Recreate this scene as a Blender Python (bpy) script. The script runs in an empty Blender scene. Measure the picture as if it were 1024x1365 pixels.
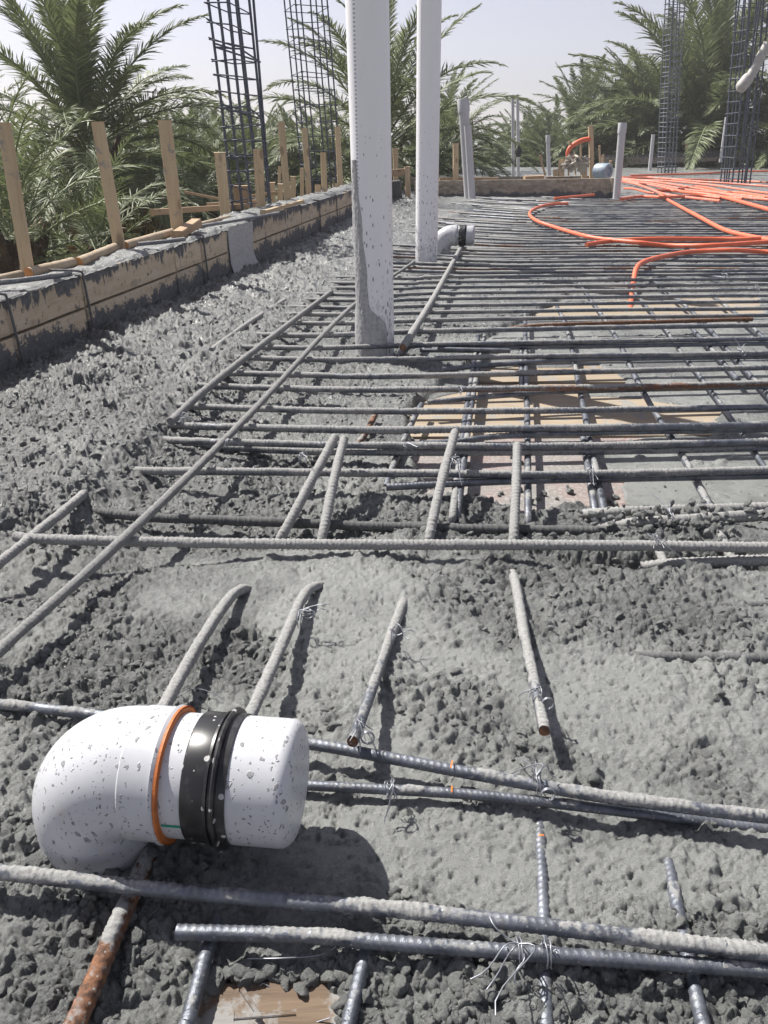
import bpy, math, random
import numpy as np
random.seed(7)
RNG = np.random.default_rng(7)
SC = bpy.context.scene
COL = SC.collection
R = math.radians

# ------------------------------------------------------------------ camera, sky, sun, exposure
CAM_H, PITCH, FPX, HW, HH = .62, R(25.6), 1026.0, 512.0, 682.5
cam = bpy.data.cameras.new("camera")
cam.sensor_fit = 'VERTICAL'
cam.angle = 2 * math.atan(HH / FPX)
cam.clip_start, cam.clip_end = .02, 3000
camo = bpy.data.objects.new("camera", cam)
camo.location = (0, 0, CAM_H)
camo.rotation_euler = (math.pi / 2 - PITCH, 0, 0)
COL.objects.link(camo)
SC.camera = camo

SUN = np.array([-.64, .50, 1.0]); SUN = SUN / np.linalg.norm(SUN)
SUN_EL = math.asin(SUN[2]); SUN_AZ = math.atan2(SUN[0], SUN[1])
world = bpy.data.worlds.new("World"); SC.world = world; world.use_nodes = True
wn = world.node_tree.nodes; wl = world.node_tree.links
bg = wn['Background']
sky = wn.new('ShaderNodeTexSky'); sky.sky_type = 'NISHITA'; sky.sun_disc = False
sky.sun_elevation = SUN_EL; sky.sun_rotation = SUN_AZ
sky.air_density = 1.0; sky.dust_density = 1.0; sky.ozone_density = 3.0; sky.altitude = 300
hsv = wn.new('ShaderNodeHueSaturation'); hsv.inputs['Saturation'].default_value = .38
tint = wn.new('ShaderNodeMix'); tint.data_type = 'RGBA'; tint.blend_type = 'MULTIPLY'; tint.inputs[0].default_value = 1; tint.inputs[7].default_value = (1.01, .945, .995, 1)   # dusty, faintly mauve sky
wl.new(sky.outputs[0], hsv.inputs['Color']); wl.new(hsv.outputs[0], tint.inputs[6]); wl.new(tint.outputs[2], bg.inputs['Color'])
bg.inputs['Strength'].default_value = .074
sl = bpy.data.lights.new("sun", 'SUN'); sl.energy = 5.0; sl.angle = R(.55); sl.color = (1, .96, .89)
so = bpy.data.objects.new("sun", sl); COL.objects.link(so)
so.rotation_euler = (math.pi / 2 - SUN_EL, 0, math.atan2(SUN[0], -SUN[1]))
SC.view_settings.view_transform = 'Standard'; SC.view_settings.look = 'None'
SC.view_settings.exposure = .78; SC.view_settings.gamma = 1
SC.cycles.max_bounces = 6; SC.cycles.transparent_max_bounces = 6

# ------------------------------------------------------------------ survey helpers: photo pixel -> point in the place
def ray(x, y):
    a = (x - HW) / FPX; b = (HH - y) / FPX
    return np.array([a, math.cos(PITCH) + b * math.sin(PITCH), -math.sin(PITCH) + b * math.cos(PITCH)])
C0 = np.array([0, 0, CAM_H])
def P(x, y, z=0.):
    d = ray(x, y); return C0 + d * (z - CAM_H) / d[2]
def PY(x, y, Y):
    d = ray(x, y); return C0 + d * Y / d[1]
def depth(q): return q[1] * math.cos(PITCH) - (q[2] - CAM_H) * math.sin(PITCH)

# ------------------------------------------------------------------ noise
def _h(ix, iy, s):
    n = (ix.astype(np.int64) * 374761393 + iy.astype(np.int64) * 668265263 + s * 974634777) & 0xffffffff
    n = ((n ^ (n >> 13)) * 1274126177) & 0xffffffff
    n = ((n ^ (n >> 16)) * 2246822519) & 0xffffffff
    return ((n ^ (n >> 15)) & 0xffffff) / float(0xffffff)
def vn(x, y, s=0):
    ix = np.floor(x); iy = np.floor(y); fx = x - ix; fy = y - iy
    fx = fx * fx * fx * (fx * (fx * 6 - 15) + 10); fy = fy * fy * fy * (fy * (fy * 6 - 15) + 10)
    a = _h(ix, iy, s); b = _h(ix + 1, iy, s); c = _h(ix, iy + 1, s); d = _h(ix + 1, iy + 1, s)
    return (a + (b - a) * fx) * (1 - fy) + (c + (d - c) * fx) * fy
def fbm(x, y, s=0, o=4, g=.5):
    t = 0; a = 1; n = 0
    for k in range(o):
        t = t + a * vn(x * 2 ** k + 17.3 * k, y * 2 ** k - 9.1 * k, s + k); n += a; a *= g
    return t / n
def stones(x, y, cell, s, dens, r0=.3, r1=.62):
    """crushed aggregate bedded in the surface: each stone a small faceted cap"""
    X = x / cell; Y = y / cell; ix = np.floor(X); iy = np.floor(Y); best = np.zeros_like(X)
    for di in (-1, 0, 1):
        for dj in (-1, 0, 1):
            cx, cy = ix + di, iy + dj
            px = cx + .15 + .7 * _h(cx, cy, s); py = cy + .15 + .7 * _h(cx, cy, s + 1)
            rr = r0 + (r1 - r0) * _h(cx, cy, s + 2) ** 1.5
            dx, dy = (X - px) / rr, (Y - py) / rr
            a0 = 6.283 * _h(cx, cy, s + 3); top = .45 + .4 * _h(cx, cy, s + 6)
            hgt = top + .25 * (dx * np.cos(a0 * 3) + dy * np.sin(a0 * 3))
            for k in range(5):
                a = a0 + k * 1.2566 + .8 * (_h(cx, cy, s + 7 + k) - .5); dist = .62 + .38 * _h(cx, cy, s + 13 + k); sl_ = 1.3 + 2.2 * _h(cx, cy, s + 19 + k)
                hgt = np.minimum(hgt, (dist - dx * np.cos(a) - dy * np.sin(a)) * sl_)
            hgt = np.maximum(hgt, 0) * rr * (_h(cx, cy, s + 5) < dens)
            best = np.maximum(best, hgt)
    return best * cell
def sdist(x, y, poly):
    """signed distance to a polygon on the ground, negative inside"""
    d = np.full(x.shape, 1e9); ins = np.zeros(x.shape, bool); n = len(poly)
    for i in range(n):
        ax, ay = poly[i][:2]; bx, by = poly[(i + 1) % n][:2]
        ex, ey = bx - ax, by - ay
        t = np.clip(((x - ax) * ex + (y - ay) * ey) / (ex * ex + ey * ey + 1e-12), 0, 1)
        d = np.minimum(d, np.hypot(x - ax - t * ex, y - ay - t * ey))
        c = ((ay > y) != (by > y)) & (x < (bx - ax) * (y - ay) / (by - ay + 1e-12) + ax)
        ins ^= c
    return np.where(ins, -d, d)
def sstep(a, b, v):
    t = np.clip((v - a) / (b - a), 0, 1); return t * t * (3 - 2 * t)

# ------------------------------------------------------------------ objects
def empty(name, loc, label, cat, group=None):
    o = bpy.data.objects.new(name, None); COL.objects.link(o); o.location = loc
    o.empty_display_size = .1
    o['label'] = label; o['category'] = cat
    if group: o['group'] = group
    return o
def tag(o, label, cat, group=None):
    o['label'] = label; o['category'] = cat
    if group: o['group'] = group
    return o
class MB:
    def __init__(s): s.v = []; s.q = []; s.t = []; s.qm = []; s.tm = []; s.a = {}; s.n = 0
    def add(s, V, q=None, t=None, mi=0, **attr):
        V = np.asarray(V, float).reshape(-1, 3)
        if q is not None and len(q): q = np.asarray(q, int) + s.n; s.q.append(q); s.qm.append(np.full(len(q), mi))
        if t is not None and len(t): t = np.asarray(t, int) + s.n; s.t.append(t); s.tm.append(np.full(len(t), mi))
        for k, w in attr.items(): s.a.setdefault(k, []).append((s.n, np.broadcast_to(np.asarray(w, float), (len(V),))))
        s.v.append(V); s.n += len(V); return s
    def box(s, c, ax, ay, az, mi=0):
        """c centre, ax ay az half vectors"""
        c, ax, ay, az = map(lambda k: np.asarray(k, float), (c, ax, ay, az))
        V = [c + i * ax + j * ay + k * az for k in (-1, 1) for j in (-1, 1) for i in (-1, 1)]
        return s.add(V, [(0, 2, 3, 1), (4, 5, 7, 6), (0, 1, 5, 4), (2, 6, 7, 3), (0, 4, 6, 2), (1, 3, 7, 5)], mi=mi)
    def tube(s, pts, r, seg=12, cap=True, mi=0, up=(0, 0, 1)):
        V, q, th, ss, N = ring_tube(pts, r, seg, up=up)
        s.add(V, q, mi=mi)
        if cap:
            n = len(pts)
            for k, fl in ((0, 1), (n - 1, 0)):
                c = np.asarray(pts[k], float); rg = V[k * seg:(k + 1) * seg]
                tri = [(0, 1 + (j + 1) % seg, 1 + j) if fl else (0, 1 + j, 1 + (j + 1) % seg) for j in range(seg)]
                s.add(np.vstack([c, rg]), t=tri, mi=mi)
        return s
    def build(s, name, mats, parent=None, loc=None, smooth=True, bevel=0, sharp=None):
        V = np.vstack(s.v)
        if not isinstance(mats, (list, tuple)): mats = [mats]
        if loc is None:
            loc = np.array([0., 0, 0]) if parent is not None else np.array([(V[:, 0].min() + V[:, 0].max()) / 2, (V[:, 1].min() + V[:, 1].max()) / 2, V[:, 2].min()])
        if parent is not None: V = V - np.array(parent.matrix_basis.translation) - (np.array(parent.parent.location) if parent.parent else 0)
        else: V = V - loc
        me = bpy.data.meshes.new(name)
        q = np.vstack(s.q) if s.q else np.zeros((0, 4), int); t = np.vstack(s.t) if s.t else np.zeros((0, 3), int)
        me.vertices.add(len(V)); me.vertices.foreach_set('co', V.astype(np.float32).ravel())
        me.loops.add(q.size + t.size); me.loops.foreach_set('vertex_index', np.concatenate([q.ravel(), t.ravel()]).astype(np.int32))
        me.polygons.add(len(q) + len(t))
        st = np.concatenate([np.arange(len(q)) * 4, q.size + np.arange(len(t)) * 3]).astype(np.int32)
        me.polygons.foreach_set('loop_start', st)
        mi = np.concatenate(s.qm + s.tm) if (s.qm or s.tm) else np.zeros(0)
        me.polygons.foreach_set('material_index', mi.astype(np.int32))
        me.polygons.foreach_set('use_smooth', np.full(len(q) + len(t), smooth))
        for k, ch in s.a.items():
            at = me.attributes.new(k, 'FLOAT', 'POINT'); w = np.zeros(len(V), np.float32)
            for n0, a in ch: w[n0:n0 + len(a)] = a
            at.data.foreach_set('value', w)
        for m in mats: me.materials.append(m)
        me.update(calc_edges=True)
        if sharp is not None: me.set_sharp_from_angle(angle=R(sharp))
        o = bpy.data.objects.new(name, me); COL.objects.link(o)
        if parent is not None: o.parent = parent
        else: o.location = loc
        if bevel:
            b = o.modifiers.new('bevel', 'BEVEL'); b.width = bevel; b.segments = 2; b.limit_method = 'ANGLE'
        return o
def unit(v): v = np.asarray(v, float); return v / (np.linalg.norm(v, axis=-1, keepdims=True) + 1e-12)
def spline(ctrl, step):
    """Catmull-Rom through the control points, resampled evenly"""
    c = np.asarray(ctrl, float)
    if len(c) == 2:
        L = np.linalg.norm(c[1] - c[0]); n = max(2, int(L / step) + 1)
        return c[0] + (c[1] - c[0]) * np.linspace(0, 1, n)[:, None]
    e = np.vstack([2 * c[0] - c[1], c, 2 * c[-1] - c[-2]]); out = []
    for i in range(1, len(e) - 2):
        p0, p1, p2, p3 = e[i - 1:i + 3]; t = np.linspace(0, 1, 40, endpoint=False)[:, None]
        out.append(.5 * (2 * p1 + (p2 - p0) * t + (2 * p0 - 5 * p1 + 4 * p2 - p3) * t ** 2 + (3 * p1 - p0 - 3 * p2 + p3) * t ** 3))
    d = np.vstack(out + [c[-1:]]); s = np.concatenate([[0], np.cumsum(np.linalg.norm(np.diff(d, axis=0), axis=1))])
    n = max(2, int(s[-1] / step) + 1); u = np.linspace(0, s[-1], n)
    return np.stack([np.interp(u, s, d[:, k]) for k in range(3)], 1)
def ring_tube(pts, r, seg, up=(0, 0, 1), rfun=None):
    p = np.asarray(pts, float); n = len(p)
    T = unit(np.gradient(p, axis=0)) if n > 2 else np.repeat(unit(p[1:] - p[:1]), n, 0)
    u = np.asarray(up, float)
    if abs(np.dot(u, T[0])) > .95: u = np.array([1., 0, 0]) if abs(T[0][0]) < .9 else np.array([0, 1., 0])
    S = np.zeros((n, 3)); prev = u
    for i in range(n):                      # parallel transport of the "up" vector
        w = prev - T[i] * np.dot(prev, T[i]); w /= np.linalg.norm(w) + 1e-12; S[i] = w; prev = w
    B = np.cross(T, S)
    th = np.arange(seg) / seg * 2 * math.pi
    s = np.concatenate([[0], np.cumsum(np.linalg.norm(np.diff(p, axis=0), axis=1))])
    TH, SS = np.meshgrid(th, s)
    rr = np.broadcast_to(np.asarray(r, float).reshape(-1, 1) if np.ndim(r) else np.float64(r), TH.shape)
    N = S[:, None, :] * np.cos(TH)[..., None] + B[:, None, :] * np.sin(TH)[..., None]
    if rfun is not None: rr = rfun(TH, SS, N, rr, p)
    V = p[:, None, :] + N * rr[..., None]
    i = np.arange(n - 1)[:, None] * seg; j = np.arange(seg)[None, :]; j2 = (j + 1) % seg
    q = np.stack([i + j, i + seg + j, i + seg + j2, i + j2], -1).reshape(-1, 4)[:, ::-1]
    return V.reshape(-1, 3), q, TH, SS, N
def jit(a): return a * (random.random() * 2 - 1)

# ------------------------------------------------------------------ materials
class NT:
    def __init__(s, name):
        s.m = bpy.data.materials.new(name); s.m.use_nodes = True; s.t = s.m.node_tree; s.n = s.t.nodes; s.p = s.n['Principled BSDF']; s.out = s.n['Material Output']
    def nd(s, ty, **kw):
        n = s.n.new('ShaderNode' + ty)
        for k, v in kw.items():
            if k in ('operation', 'blend_type', 'data_type', 'feature', 'attribute_name', 'wave_type', 'bands_direction', 'noise_dimensions', 'distance', 'interpolation_type', 'clamp', 'invert'): setattr(n, k, v)
            else: s.set(n.inputs[k if not k.startswith('i') or not k[1:].isdigit() else int(k[1:])], v)
        return n
    def set(s, sock, v):
        if hasattr(v, 'is_output') or isinstance(v, bpy.types.NodeSocket): s.t.links.new(v, sock)
        else: sock.default_value = (*v, 1) if isinstance(v, tuple) and len(v) == 3 and sock.type == 'RGBA' else v
    def obj(s): return s.nd('TexCoord').outputs['Object']
    def pos(s): return s.nd('NewGeometry').outputs['Position']
    def nrm(s): return s.nd('NewGeometry').outputs['Normal']
    def attr(s, k): return s.nd('Attribute', attribute_name=k).outputs['Fac']
    def rnd(s): return s.nd('ObjectInfo').outputs['Random']
    def scale(s, vec, sc, off=None):
        m = s.nd('Mapping', Vector=vec); m.inputs['Scale'].default_value = sc
        if off is not None: s.t.links.new(off, m.inputs['Location'])
        return m.outputs[0]
    def noise(s, vec, scale, detail=4, rough=.55, dist=0):
        return s.nd('TexNoise', Vector=vec, Scale=scale, Detail=detail, Roughness=rough, Distortion=dist).outputs['Fac']
    def vor(s, vec, scale, feature='F1', rand=1):
        return s.nd('TexVoronoi', feature=feature, Vector=vec, Scale=scale, Randomness=rand)
    def rng(s, v, a, b, c=0., d=1.):
        n = s.nd('MapRange', i0=v); n.inputs[1].default_value = a; n.inputs[2].default_value = b; n.inputs[3].default_value = c; n.inputs[4].default_value = d; return n.outputs[0]
    def math(s, op, a, b=0., c=0.):
        n = s.nd('Math', operation=op); s.set(n.inputs[0], a); s.set(n.inputs[1], b); s.set(n.inputs[2], c); return n.outputs[0]
    def mix(s, f, a, b, bt='MIX'):
        n = s.nd('Mix', data_type='RGBA', blend_type=bt); s.set(n.inputs[0], f); s.set(n.inputs[6], a); s.set(n.inputs[7], b); return n.outputs[2]
    def bump(s, h, dist, strength=1., prev=None):
        n = s.nd('Bump', Height=h, Distance=dist, Strength=strength)
        if prev is not None: s.t.links.new(prev, n.inputs['Normal'])
        return n.outputs[0]
    def sep(s, v): return s.nd('SeparateXYZ', Vector=v).outputs
    def fin(s, col, rough=.8, normal=None, metal=0., spec=.5):
        s.set(s.p.inputs['Base Color'], col); s.set(s.p.inputs['Roughness'], rough); s.set(s.p.inputs['Metallic'], metal)
        s.set(s.p.inputs['Specular IOR Level'], spec)
        if normal is not None: s.t.links.new(normal, s.p.inputs['Normal'])
        return s.m

MORTAR = (.235, .235, .228)
def mat_concrete():
    m = NT('fresh concrete'); p = m.pos(); dry = m.attr('dry')
    n1 = m.noise(p, 9, 5, .6); n2 = m.noise(p, 70, 4, .6); n3 = m.noise(p, 420, 3, .6)
    f = m.math('ADD', dry, m.math('ADD', m.rng(n1, .3, .7, -.35, .35), m.rng(n2, .3, .7, -.25, .25)))
    c = m.mix(m.rng(f, 0, 1), (.074, .080, .083), (.262, .272, .264))
    c = m.mix(m.rng(n3, .40, .66, 0, .75), c, m.mix(.6, c, (.35, .36, .35))); n4 = m.noise(p, 1500, 2, .7); c = m.mix(m.rng(n4, .50, .60, 0, .6), c, (.06, .063, .064))
    sp = m.vor(p, 260); c = m.mix(m.rng(sp.outputs['Distance'], .12, .2, .55, 0), c, (.05, .052, .055))
    rough = m.rng(f, 0, 1, .48, .82)
    b = m.bump(m.noise(p, 240, 6, .75), m.rng(f, 0, 1, .0054, .0028), 1.)
    b = m.bump(m.noise(p, 800, 4, .7), .0016, 1., b)
    return m.fin(c, m.rng(m.noise(p, 22, 4, .6), .35, .65, .24, .52), b, 0, .7)
def mat_stone():
    m = NT('mortar coated aggregate'); p = m.pos(); n1 = m.noise(p, 30, 4); n3 = m.noise(p, 500, 4, .65)
    c = m.mix(m.rng(n1, .3, .7), (.080, .086, .088), (.19, .197, .19)); c = m.mix(m.rng(n3, .45, .7, 0, .6), c, (.22, .22, .21))
    b = m.bump(m.noise(p, 330, 6, .75), .0036, 1.)
    return m.fin(c, .40, b, 0, .7)
def mat_rebar():
    m = NT('ribbed steel'); p = m.pos(); cr = m.attr('crust'); ru = m.attr('rust')
    n = m.noise(p, 160, 5, .6); n2 = m.noise(p, 40, 4, .6)
    steel = m.mix(m.rng(n2, .3, .7), (.075, .084, .105), (.19, .205, .235))
    rust = m.mix(m.rng(n, .35, .65), (.060, .032, .022), (.235, .105, .05))
    patch = m.rng(m.noise(p, 17, 5, .65), .60, .70, 0, .42)
    rf = m.rng(m.math('ADD', m.math('ADD', patch, m.math('MULTIPLY', ru, 1.25)), m.rng(n, .3, .7, -.25, .25)), .4, .6)
    c = m.mix(rf, steel, rust)
    dust = m.rng(m.noise(p, 90, 5, .7), .52, .66, 0, .55)
    c = m.mix(dust, c, (.18, .18, .178))
    sv = m.vor(p, 260); spot = m.rng(m.math('SUBTRACT', sv.outputs['Distance'], m.math('MULTIPLY', m.math('POWER', m.sep(sv.outputs['Color'])[0], 3.), .36)), -.03, .03, .8, 0); c = m.mix(spot, c, (.30, .30, .30))
    cm = m.rng(m.math('ADD', cr, m.rng(n, .3, .7, -.18, .18)), .42, .58)
    crc = m.mix(m.rng(m.noise(p, 300, 5, .65), .3, .7), (.17, .17, .168), (.33, .33, .325)); crc = m.mix(m.attr('mud'), crc, m.mix(m.rng(n, .3, .7), (.055, .058, .062), (.125, .127, .126)))
    c = m.mix(cm, c, crc)
    rough = m.mix(cm, m.mix(rf, (.42,) * 3, (.85,) * 3), (.9,) * 3)
    met = m.math('MULTIPLY', m.math('SUBTRACT', 1., cm), m.math('MULTIPLY', m.math('SUBTRACT', 1., rf), .45))
    b = m.bump(m.noise(p, 700, 4, .6), .0008, .6)
    return m.fin(c, rough, b, met)
def mat_wire():
    m = NT('galvanised tie wire'); return m.fin((.27, .28, .31), .4, None, .5)
def mat_pvc(name, base=(.74, .74, .75), speck=1., drip=(1, 1, .28), scale=95, amt=.16, marks=False, sc=1.):
    m = NT(name); o = m.obj(); r = m.rnd()
    off = m.nd('CombineXYZ', X=m.math('MULTIPLY', r, 31.), Y=m.math('MULTIPLY', r, 17.), Z=m.math('MULTIPLY', r, 7.)).outputs[0]
    v = m.scale(o, drip, off)
    d = m.nd('VectorMath', operation='ADD'); m.set(d.inputs[0], v)
    nz = m.nd('TexNoise', Vector=o, Scale=140 / sc, Detail=2.); sc_ = m.nd('VectorMath', operation='SCALE'); m.set(sc_.inputs[0], nz.outputs['Color']); sc_.inputs['Scale'].default_value = .008
    m.set(d.inputs[1], sc_.outputs[0])
    vo = m.vor(d.outputs[0], scale); ran = m.sep(vo.outputs['Color'])[0]
    lim = m.math('MULTIPLY', m.math('POWER', ran, 1.5), amt * 1.75)
    f = m.rng(m.math('SUBTRACT', vo.outputs['Distance'], lim), -.03, .03, 1, 0)
    vo2 = m.vor(d.outputs[0], scale * .37); lim2 = m.math('MULTIPLY', m.math('POWER', m.sep(vo2.outputs['Color'])[1], 11.), amt * 1.7)
    f2 = m.rng(m.math('SUBTRACT', vo2.outputs['Distance'], lim2), -.02, .02, 1, 0)
    vo3 = m.vor(d.outputs[0], scale * 2.3); lim3 = m.math('MULTIPLY', m.math('POWER', m.sep(vo3.outputs['Color'])[2], 3.5), amt * 2.4)
    f3 = m.rng(m.math('SUBTRACT', vo3.outputs['Distance'], lim3), -.04, .04, 1, 0); f = m.math('MAXIMUM', f, f3)
    f = m.math('MULTIPLY', m.math('MAXIMUM', f, f2), speck)
    c = m.mix(m.rng(m.noise(o, 14 / sc, 4), .3, .7, 0, .35), base, tuple(k * .86 for k in base))
    st = m.rng(m.noise(m.scale(o, (1, 1, 1)), 22 / sc, 3, .6), .66, .74, 0, .5)
    c = m.mix(st, c, (.60, .50, .36) if speck > .5 else (.6, .58, .55))
    c = m.mix(f, c, m.mix(m.rng(m.noise(o, 200 / sc), .3, .7), (.16, .165, .175), (.33, .33, .34)))
    film = m.rng(m.noise(o, 60 / sc, 5, .7), .5, .75, 0, .3); c = m.mix(film, c, (.42, .42, .43))
    b = m.bump(f, .0012 * sc, .7)
    return m.fin(c, m.mix(f, (.34,) * 3, (.9,) * 3), b, 0, .5)
def mat_pvc_marked(name):
    """upright riser: dark drips getting thicker towards the concrete, and a printed row of dashes down one side"""
    m = NT(name); o = m.obj(); x, y, z = m.sep(o)
    v = m.scale(o, (1, 1, .34)); low = m.rng(z, .0, .95, 1., .12)
    vo = m.vor(v, 150); f = m.math('SUBTRACT', vo.outputs['Distance'], m.math('MULTIPLY', m.math('MULTIPLY', m.math('POWER', m.sep(vo.outputs['Color'])[0], 2.2), .55), low))
    f = m.rng(f, -.04, .03, 1, 0)
    n = m.noise(m.scale(o, (1, 1, .5)), 75, 5, .7, .6); sm = m.rng(m.math('ADD', n, m.rng(z, 0, .42, .16, -.22)), .52, .6)
    f = m.math('MAXIMUM', f, m.math('MULTIPLY', sm, .35))
    c = m.mix(m.rng(m.noise(m.scale(o, (1, 1, .15)), 30, 4), .3, .7, 0, .4), (.84, .835, .86), (.77, .765, .79))
    ang = m.math('ARCTAN2', y, x)
    line = m.math('LESS_THAN', m.math('ABSOLUTE', m.math('SUBTRACT', ang, -2.42)), .05)
    dash = m.math('LESS_THAN', m.math('FRACT', m.math('MULTIPLY', z, 95.)), .45)
    c = m.mix(m.math('MULTIPLY', m.math('MULTIPLY', line, dash), .65), c, (.17, .19, .25))
    c = m.mix(f, c, m.mix(m.rng(m.noise(o, 180), .3, .7), (.17, .175, .185), (.34, .34, .345)))
    b = m.bump(f, .001, .6)
    return m.fin(c, m.mix(f, (.38,) * 3, (.9,) * 3), b)
def mat_plain(name, col, rough=.7, var=.25, scale=40, bump=.0008, metal=0., spec=.5):
    m = NT(name); o = m.obj(); n = m.noise(o, scale, 5, .6)
    c = m.mix(m.rng(n, .3, .7), tuple(k * (1 - var) for k in col), tuple(min(1, k * (1 + var * .6)) for k in col))
    return m.fin(c, rough, m.bump(m.noise(o, scale * 5, 4, .6), bump, .7), metal, spec)
def mat_black_rubber():
    m = NT('black rubber'); o = m.obj(); vo = m.vor(m.scale(o, (1, 1, 1)), 130)
    f = m.rng(m.math('SUBTRACT', vo.outputs['Distance'], m.math('MULTIPLY', m.math('POWER', m.sep(vo.outputs['Color'])[0], 4.), .42)), -.03, .03, 1, 0)
    c = m.mix(f, (.018, .018, .02), (.42, .42, .42))
    c = m.mix(m.rng(m.noise(o, 50, 5, .7), .5, .75, 0, .25), c, (.2, .2, .2))
    return m.fin(c, m.mix(f, (.3,) * 3, (.9,) * 3), None, 0, .5)
def mat_hose(name, dust=0.):
    m = NT(name); p = m.pos(); n = m.noise(p, 22, 5, .7); n2 = m.noise(p, 160, 3)
    c = m.mix(m.rng(n2, .3, .7), (.60, .115, .05), (.72, .165, .08))
    f = m.rng(n, .60 - dust * .14, .78 - dust * .1, 0, .8)
    c = m.mix(f, c, (.40, .36, .34))
    c = m.mix(.03 + dust * .06, c, (.55, .32, .26)); c = m.mix(m.rng(m.noise(p, 60, 4, .7), .62, .68, 0, .7), c, (.34, .30, .28))
    return m.fin(c, .5, m.bump(n2, .001, .4))
def mat_timber(name, a, b, mortar=False, along=0, rings=26., ztop=None, zbot=None, knots=True, smear=.0, streak=5.):
    """sawn timber: grain stretched along local axis `along`; optional mortar smears hanging from the top edge and rising from the foot"""
    m = NT(name); o = m.obj(); r = m.rnd()
    off = m.nd('CombineXYZ', X=m.math('MULTIPLY', r, 13.), Y=m.math('MULTIPLY', r, 7.), Z=m.math('MULTIPLY', r, 23.)).outputs[0]
    s = [1., 1., 1.]; s[along] = 1. / 14
    v = m.scale(o, tuple(s), off)
    g = m.noise(v, rings, 6, .65, .6); g2 = m.noise(v, rings * 5, 4, .6)
    c = m.mix(m.rng(g, .3, .7), a, b)
    c = m.mix(m.rng(g2, .52, .72, 0, .45), c, tuple(k * .45 for k in a))
    if knots:
        s2 = [1., 1., 1.]; s2[along] = .45
        k = m.vor(m.scale(o, tuple(s2), off), 9); c = m.mix(m.rng(k.outputs['Distance'], .1, .17, .75, 0), c, tuple(q * .35 for q in a))
    c = m.mix(m.rng(r, 0, 1, 0, .4), c, tuple(q * .58 for q in b)); sc2 = m.noise(m.scale(o, tuple(s), off), 6, 4, .6); c = m.mix(m.rng(sc2, .52, .68, 0, .5), c, tuple(q * .5 for q in a))
    bh = g2
    if mortar:
        p = m.pos(); z = m.sep(p)[2]
        st = m.noise(m.scale(p, (1, 1, .16)), 34, 5, .62, .4); bl = m.noise(p, 7, 3, .6); fn = m.noise(p, 60, 5, .7)
        up = m.math('ADD', m.rng(z, ztop - .085, ztop, -.42, .34), m.math('ADD', m.rng(st, .3, .7, -.25, .25), m.rng(bl, .3, .7, -.32, .3)))
        lo = m.math('ADD', m.rng(z, zbot, zbot + .12, .5, -.45), m.math('ADD', m.rng(fn, .3, .7, -.2, .2), m.rng(bl, .3, .7, -.3, .3)))
        sp = m.rng(m.noise(p, 26, 6, .75), .585, .62, 0, .85)
        f = m.math('MAXIMUM', m.rng(m.math('MAXIMUM', up, lo), .05, .14), sp)
        film = m.rng(m.noise(m.scale(p, (1, 1, 2.2)), 12, 6, .7), .42, .66, 0, .55)
        c = m.mix(film, c, (.54, .48, .395))
        c = m.mix(f, c, m.mix(m.rng(fn, .3, .7), (.045, .048, .055), (.14, .142, .15)))
        bh = m.math('ADD', m.math('MULTIPLY', g2, .4), f)
    if smear:
        p = m.pos(); f = m.rng(m.noise(p, 18, 5, .7), .66 - smear, .74 - smear, 0, .85); c = m.mix(f, c, (.24, .24, .235))
    return m.fin(c, .82, m.bump(bh, .0016, .8))
def mat_leaf(name, a, b, trans=.25):
    m = NT(name); p = m.pos(); n = m.noise(p, 5, 4); r = m.attr('tint')
    c = m.mix(m.rng(n, .3, .7), a, b); c = m.mix(m.math('MULTIPLY', r, .7), c, tuple(k * 1.5 for k in b))
    m.fin(c, .55, None, 0, .35)
    tr = m.nd('BsdfTranslucent', Color=m.mix(.3, c, (.16, .2, .03))); ms = m.nd('MixShader', i0=trans)
    m.t.links.new(m.p.outputs[0], ms.inputs[1]); m.t.links.new(tr.outputs[0], ms.inputs[2]); m.t.links.new(ms.outputs[0], m.out.inputs['Surface'])
    return m.m

M = {}
M['concrete'] = mat_concrete(); M['stone'] = mat_stone(); M['rebar'] = mat_rebar(); M['wire'] = mat_wire()
M['pvc'] = mat_pvc('spattered white pvc', (.52, .53, .56), 1., (1, .75, .6), 150, .17, sc=1.)
M['pvc_small'] = mat_pvc('mortar dusted white pvc', (.45, .46, .49), 1., (1, 1, .5), 70, .2)
M['riser'] = mat_pvc_marked('white riser pipe')
M['pvc_far'] = mat_pvc('dusty white pipe', (.50, .50, .52), .7, (1, 1, .4), 40, .12)
M['rubber'] = mat_black_rubber()
M['seal'] = mat_plain('orange rubber seal', (.50, .15, .035), .6, .35, 60)
M['green'] = mat_plain('green ink', (.01, .26, .17), .5, .1)
M['orange_dot'] = mat_plain('orange paint', (.75, .2, .02), .6, .1)
M['hose'] = mat_hose('orange conduit'); M['hose_dusty'] = mat_hose('dusty orange conduit', 1.)
M['mortar'] = mat_plain('set mortar', (.42, .42, .425), .9, .3, 90, .003)
M['dark_mortar'] = mat_plain('wet mortar', (.12, .123, .13), .75, .45, 50, .004)
M['stake'] = mat_timber('pale sawn timber', (.40, .25, .125), (.56, .40, .23), along=2, rings=30, smear=.03)
M['beam'] = mat_timber('fresh sawn timber', (.36, .24, .14), (.50, .36, .235), along=0, rings=30)
M['log'] = mat_timber('peeled log', (.36, .27, .18), (.50, .41, .30), along=0, rings=18, smear=.02)
M['cutend'] = mat_plain('cut log end', (.55, .27, .10), .8, .3, 50)
M['board'] = mat_timber('formwork board', (.47, .37, .255), (.64, .53, .39), True, 0, 22, .22, .03)
M['farboard'] = mat_timber('grey formwork board', (.20, .165, .13), (.33, .28, .22), True, 0, 22, .29, .0, smear=.06)
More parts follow.
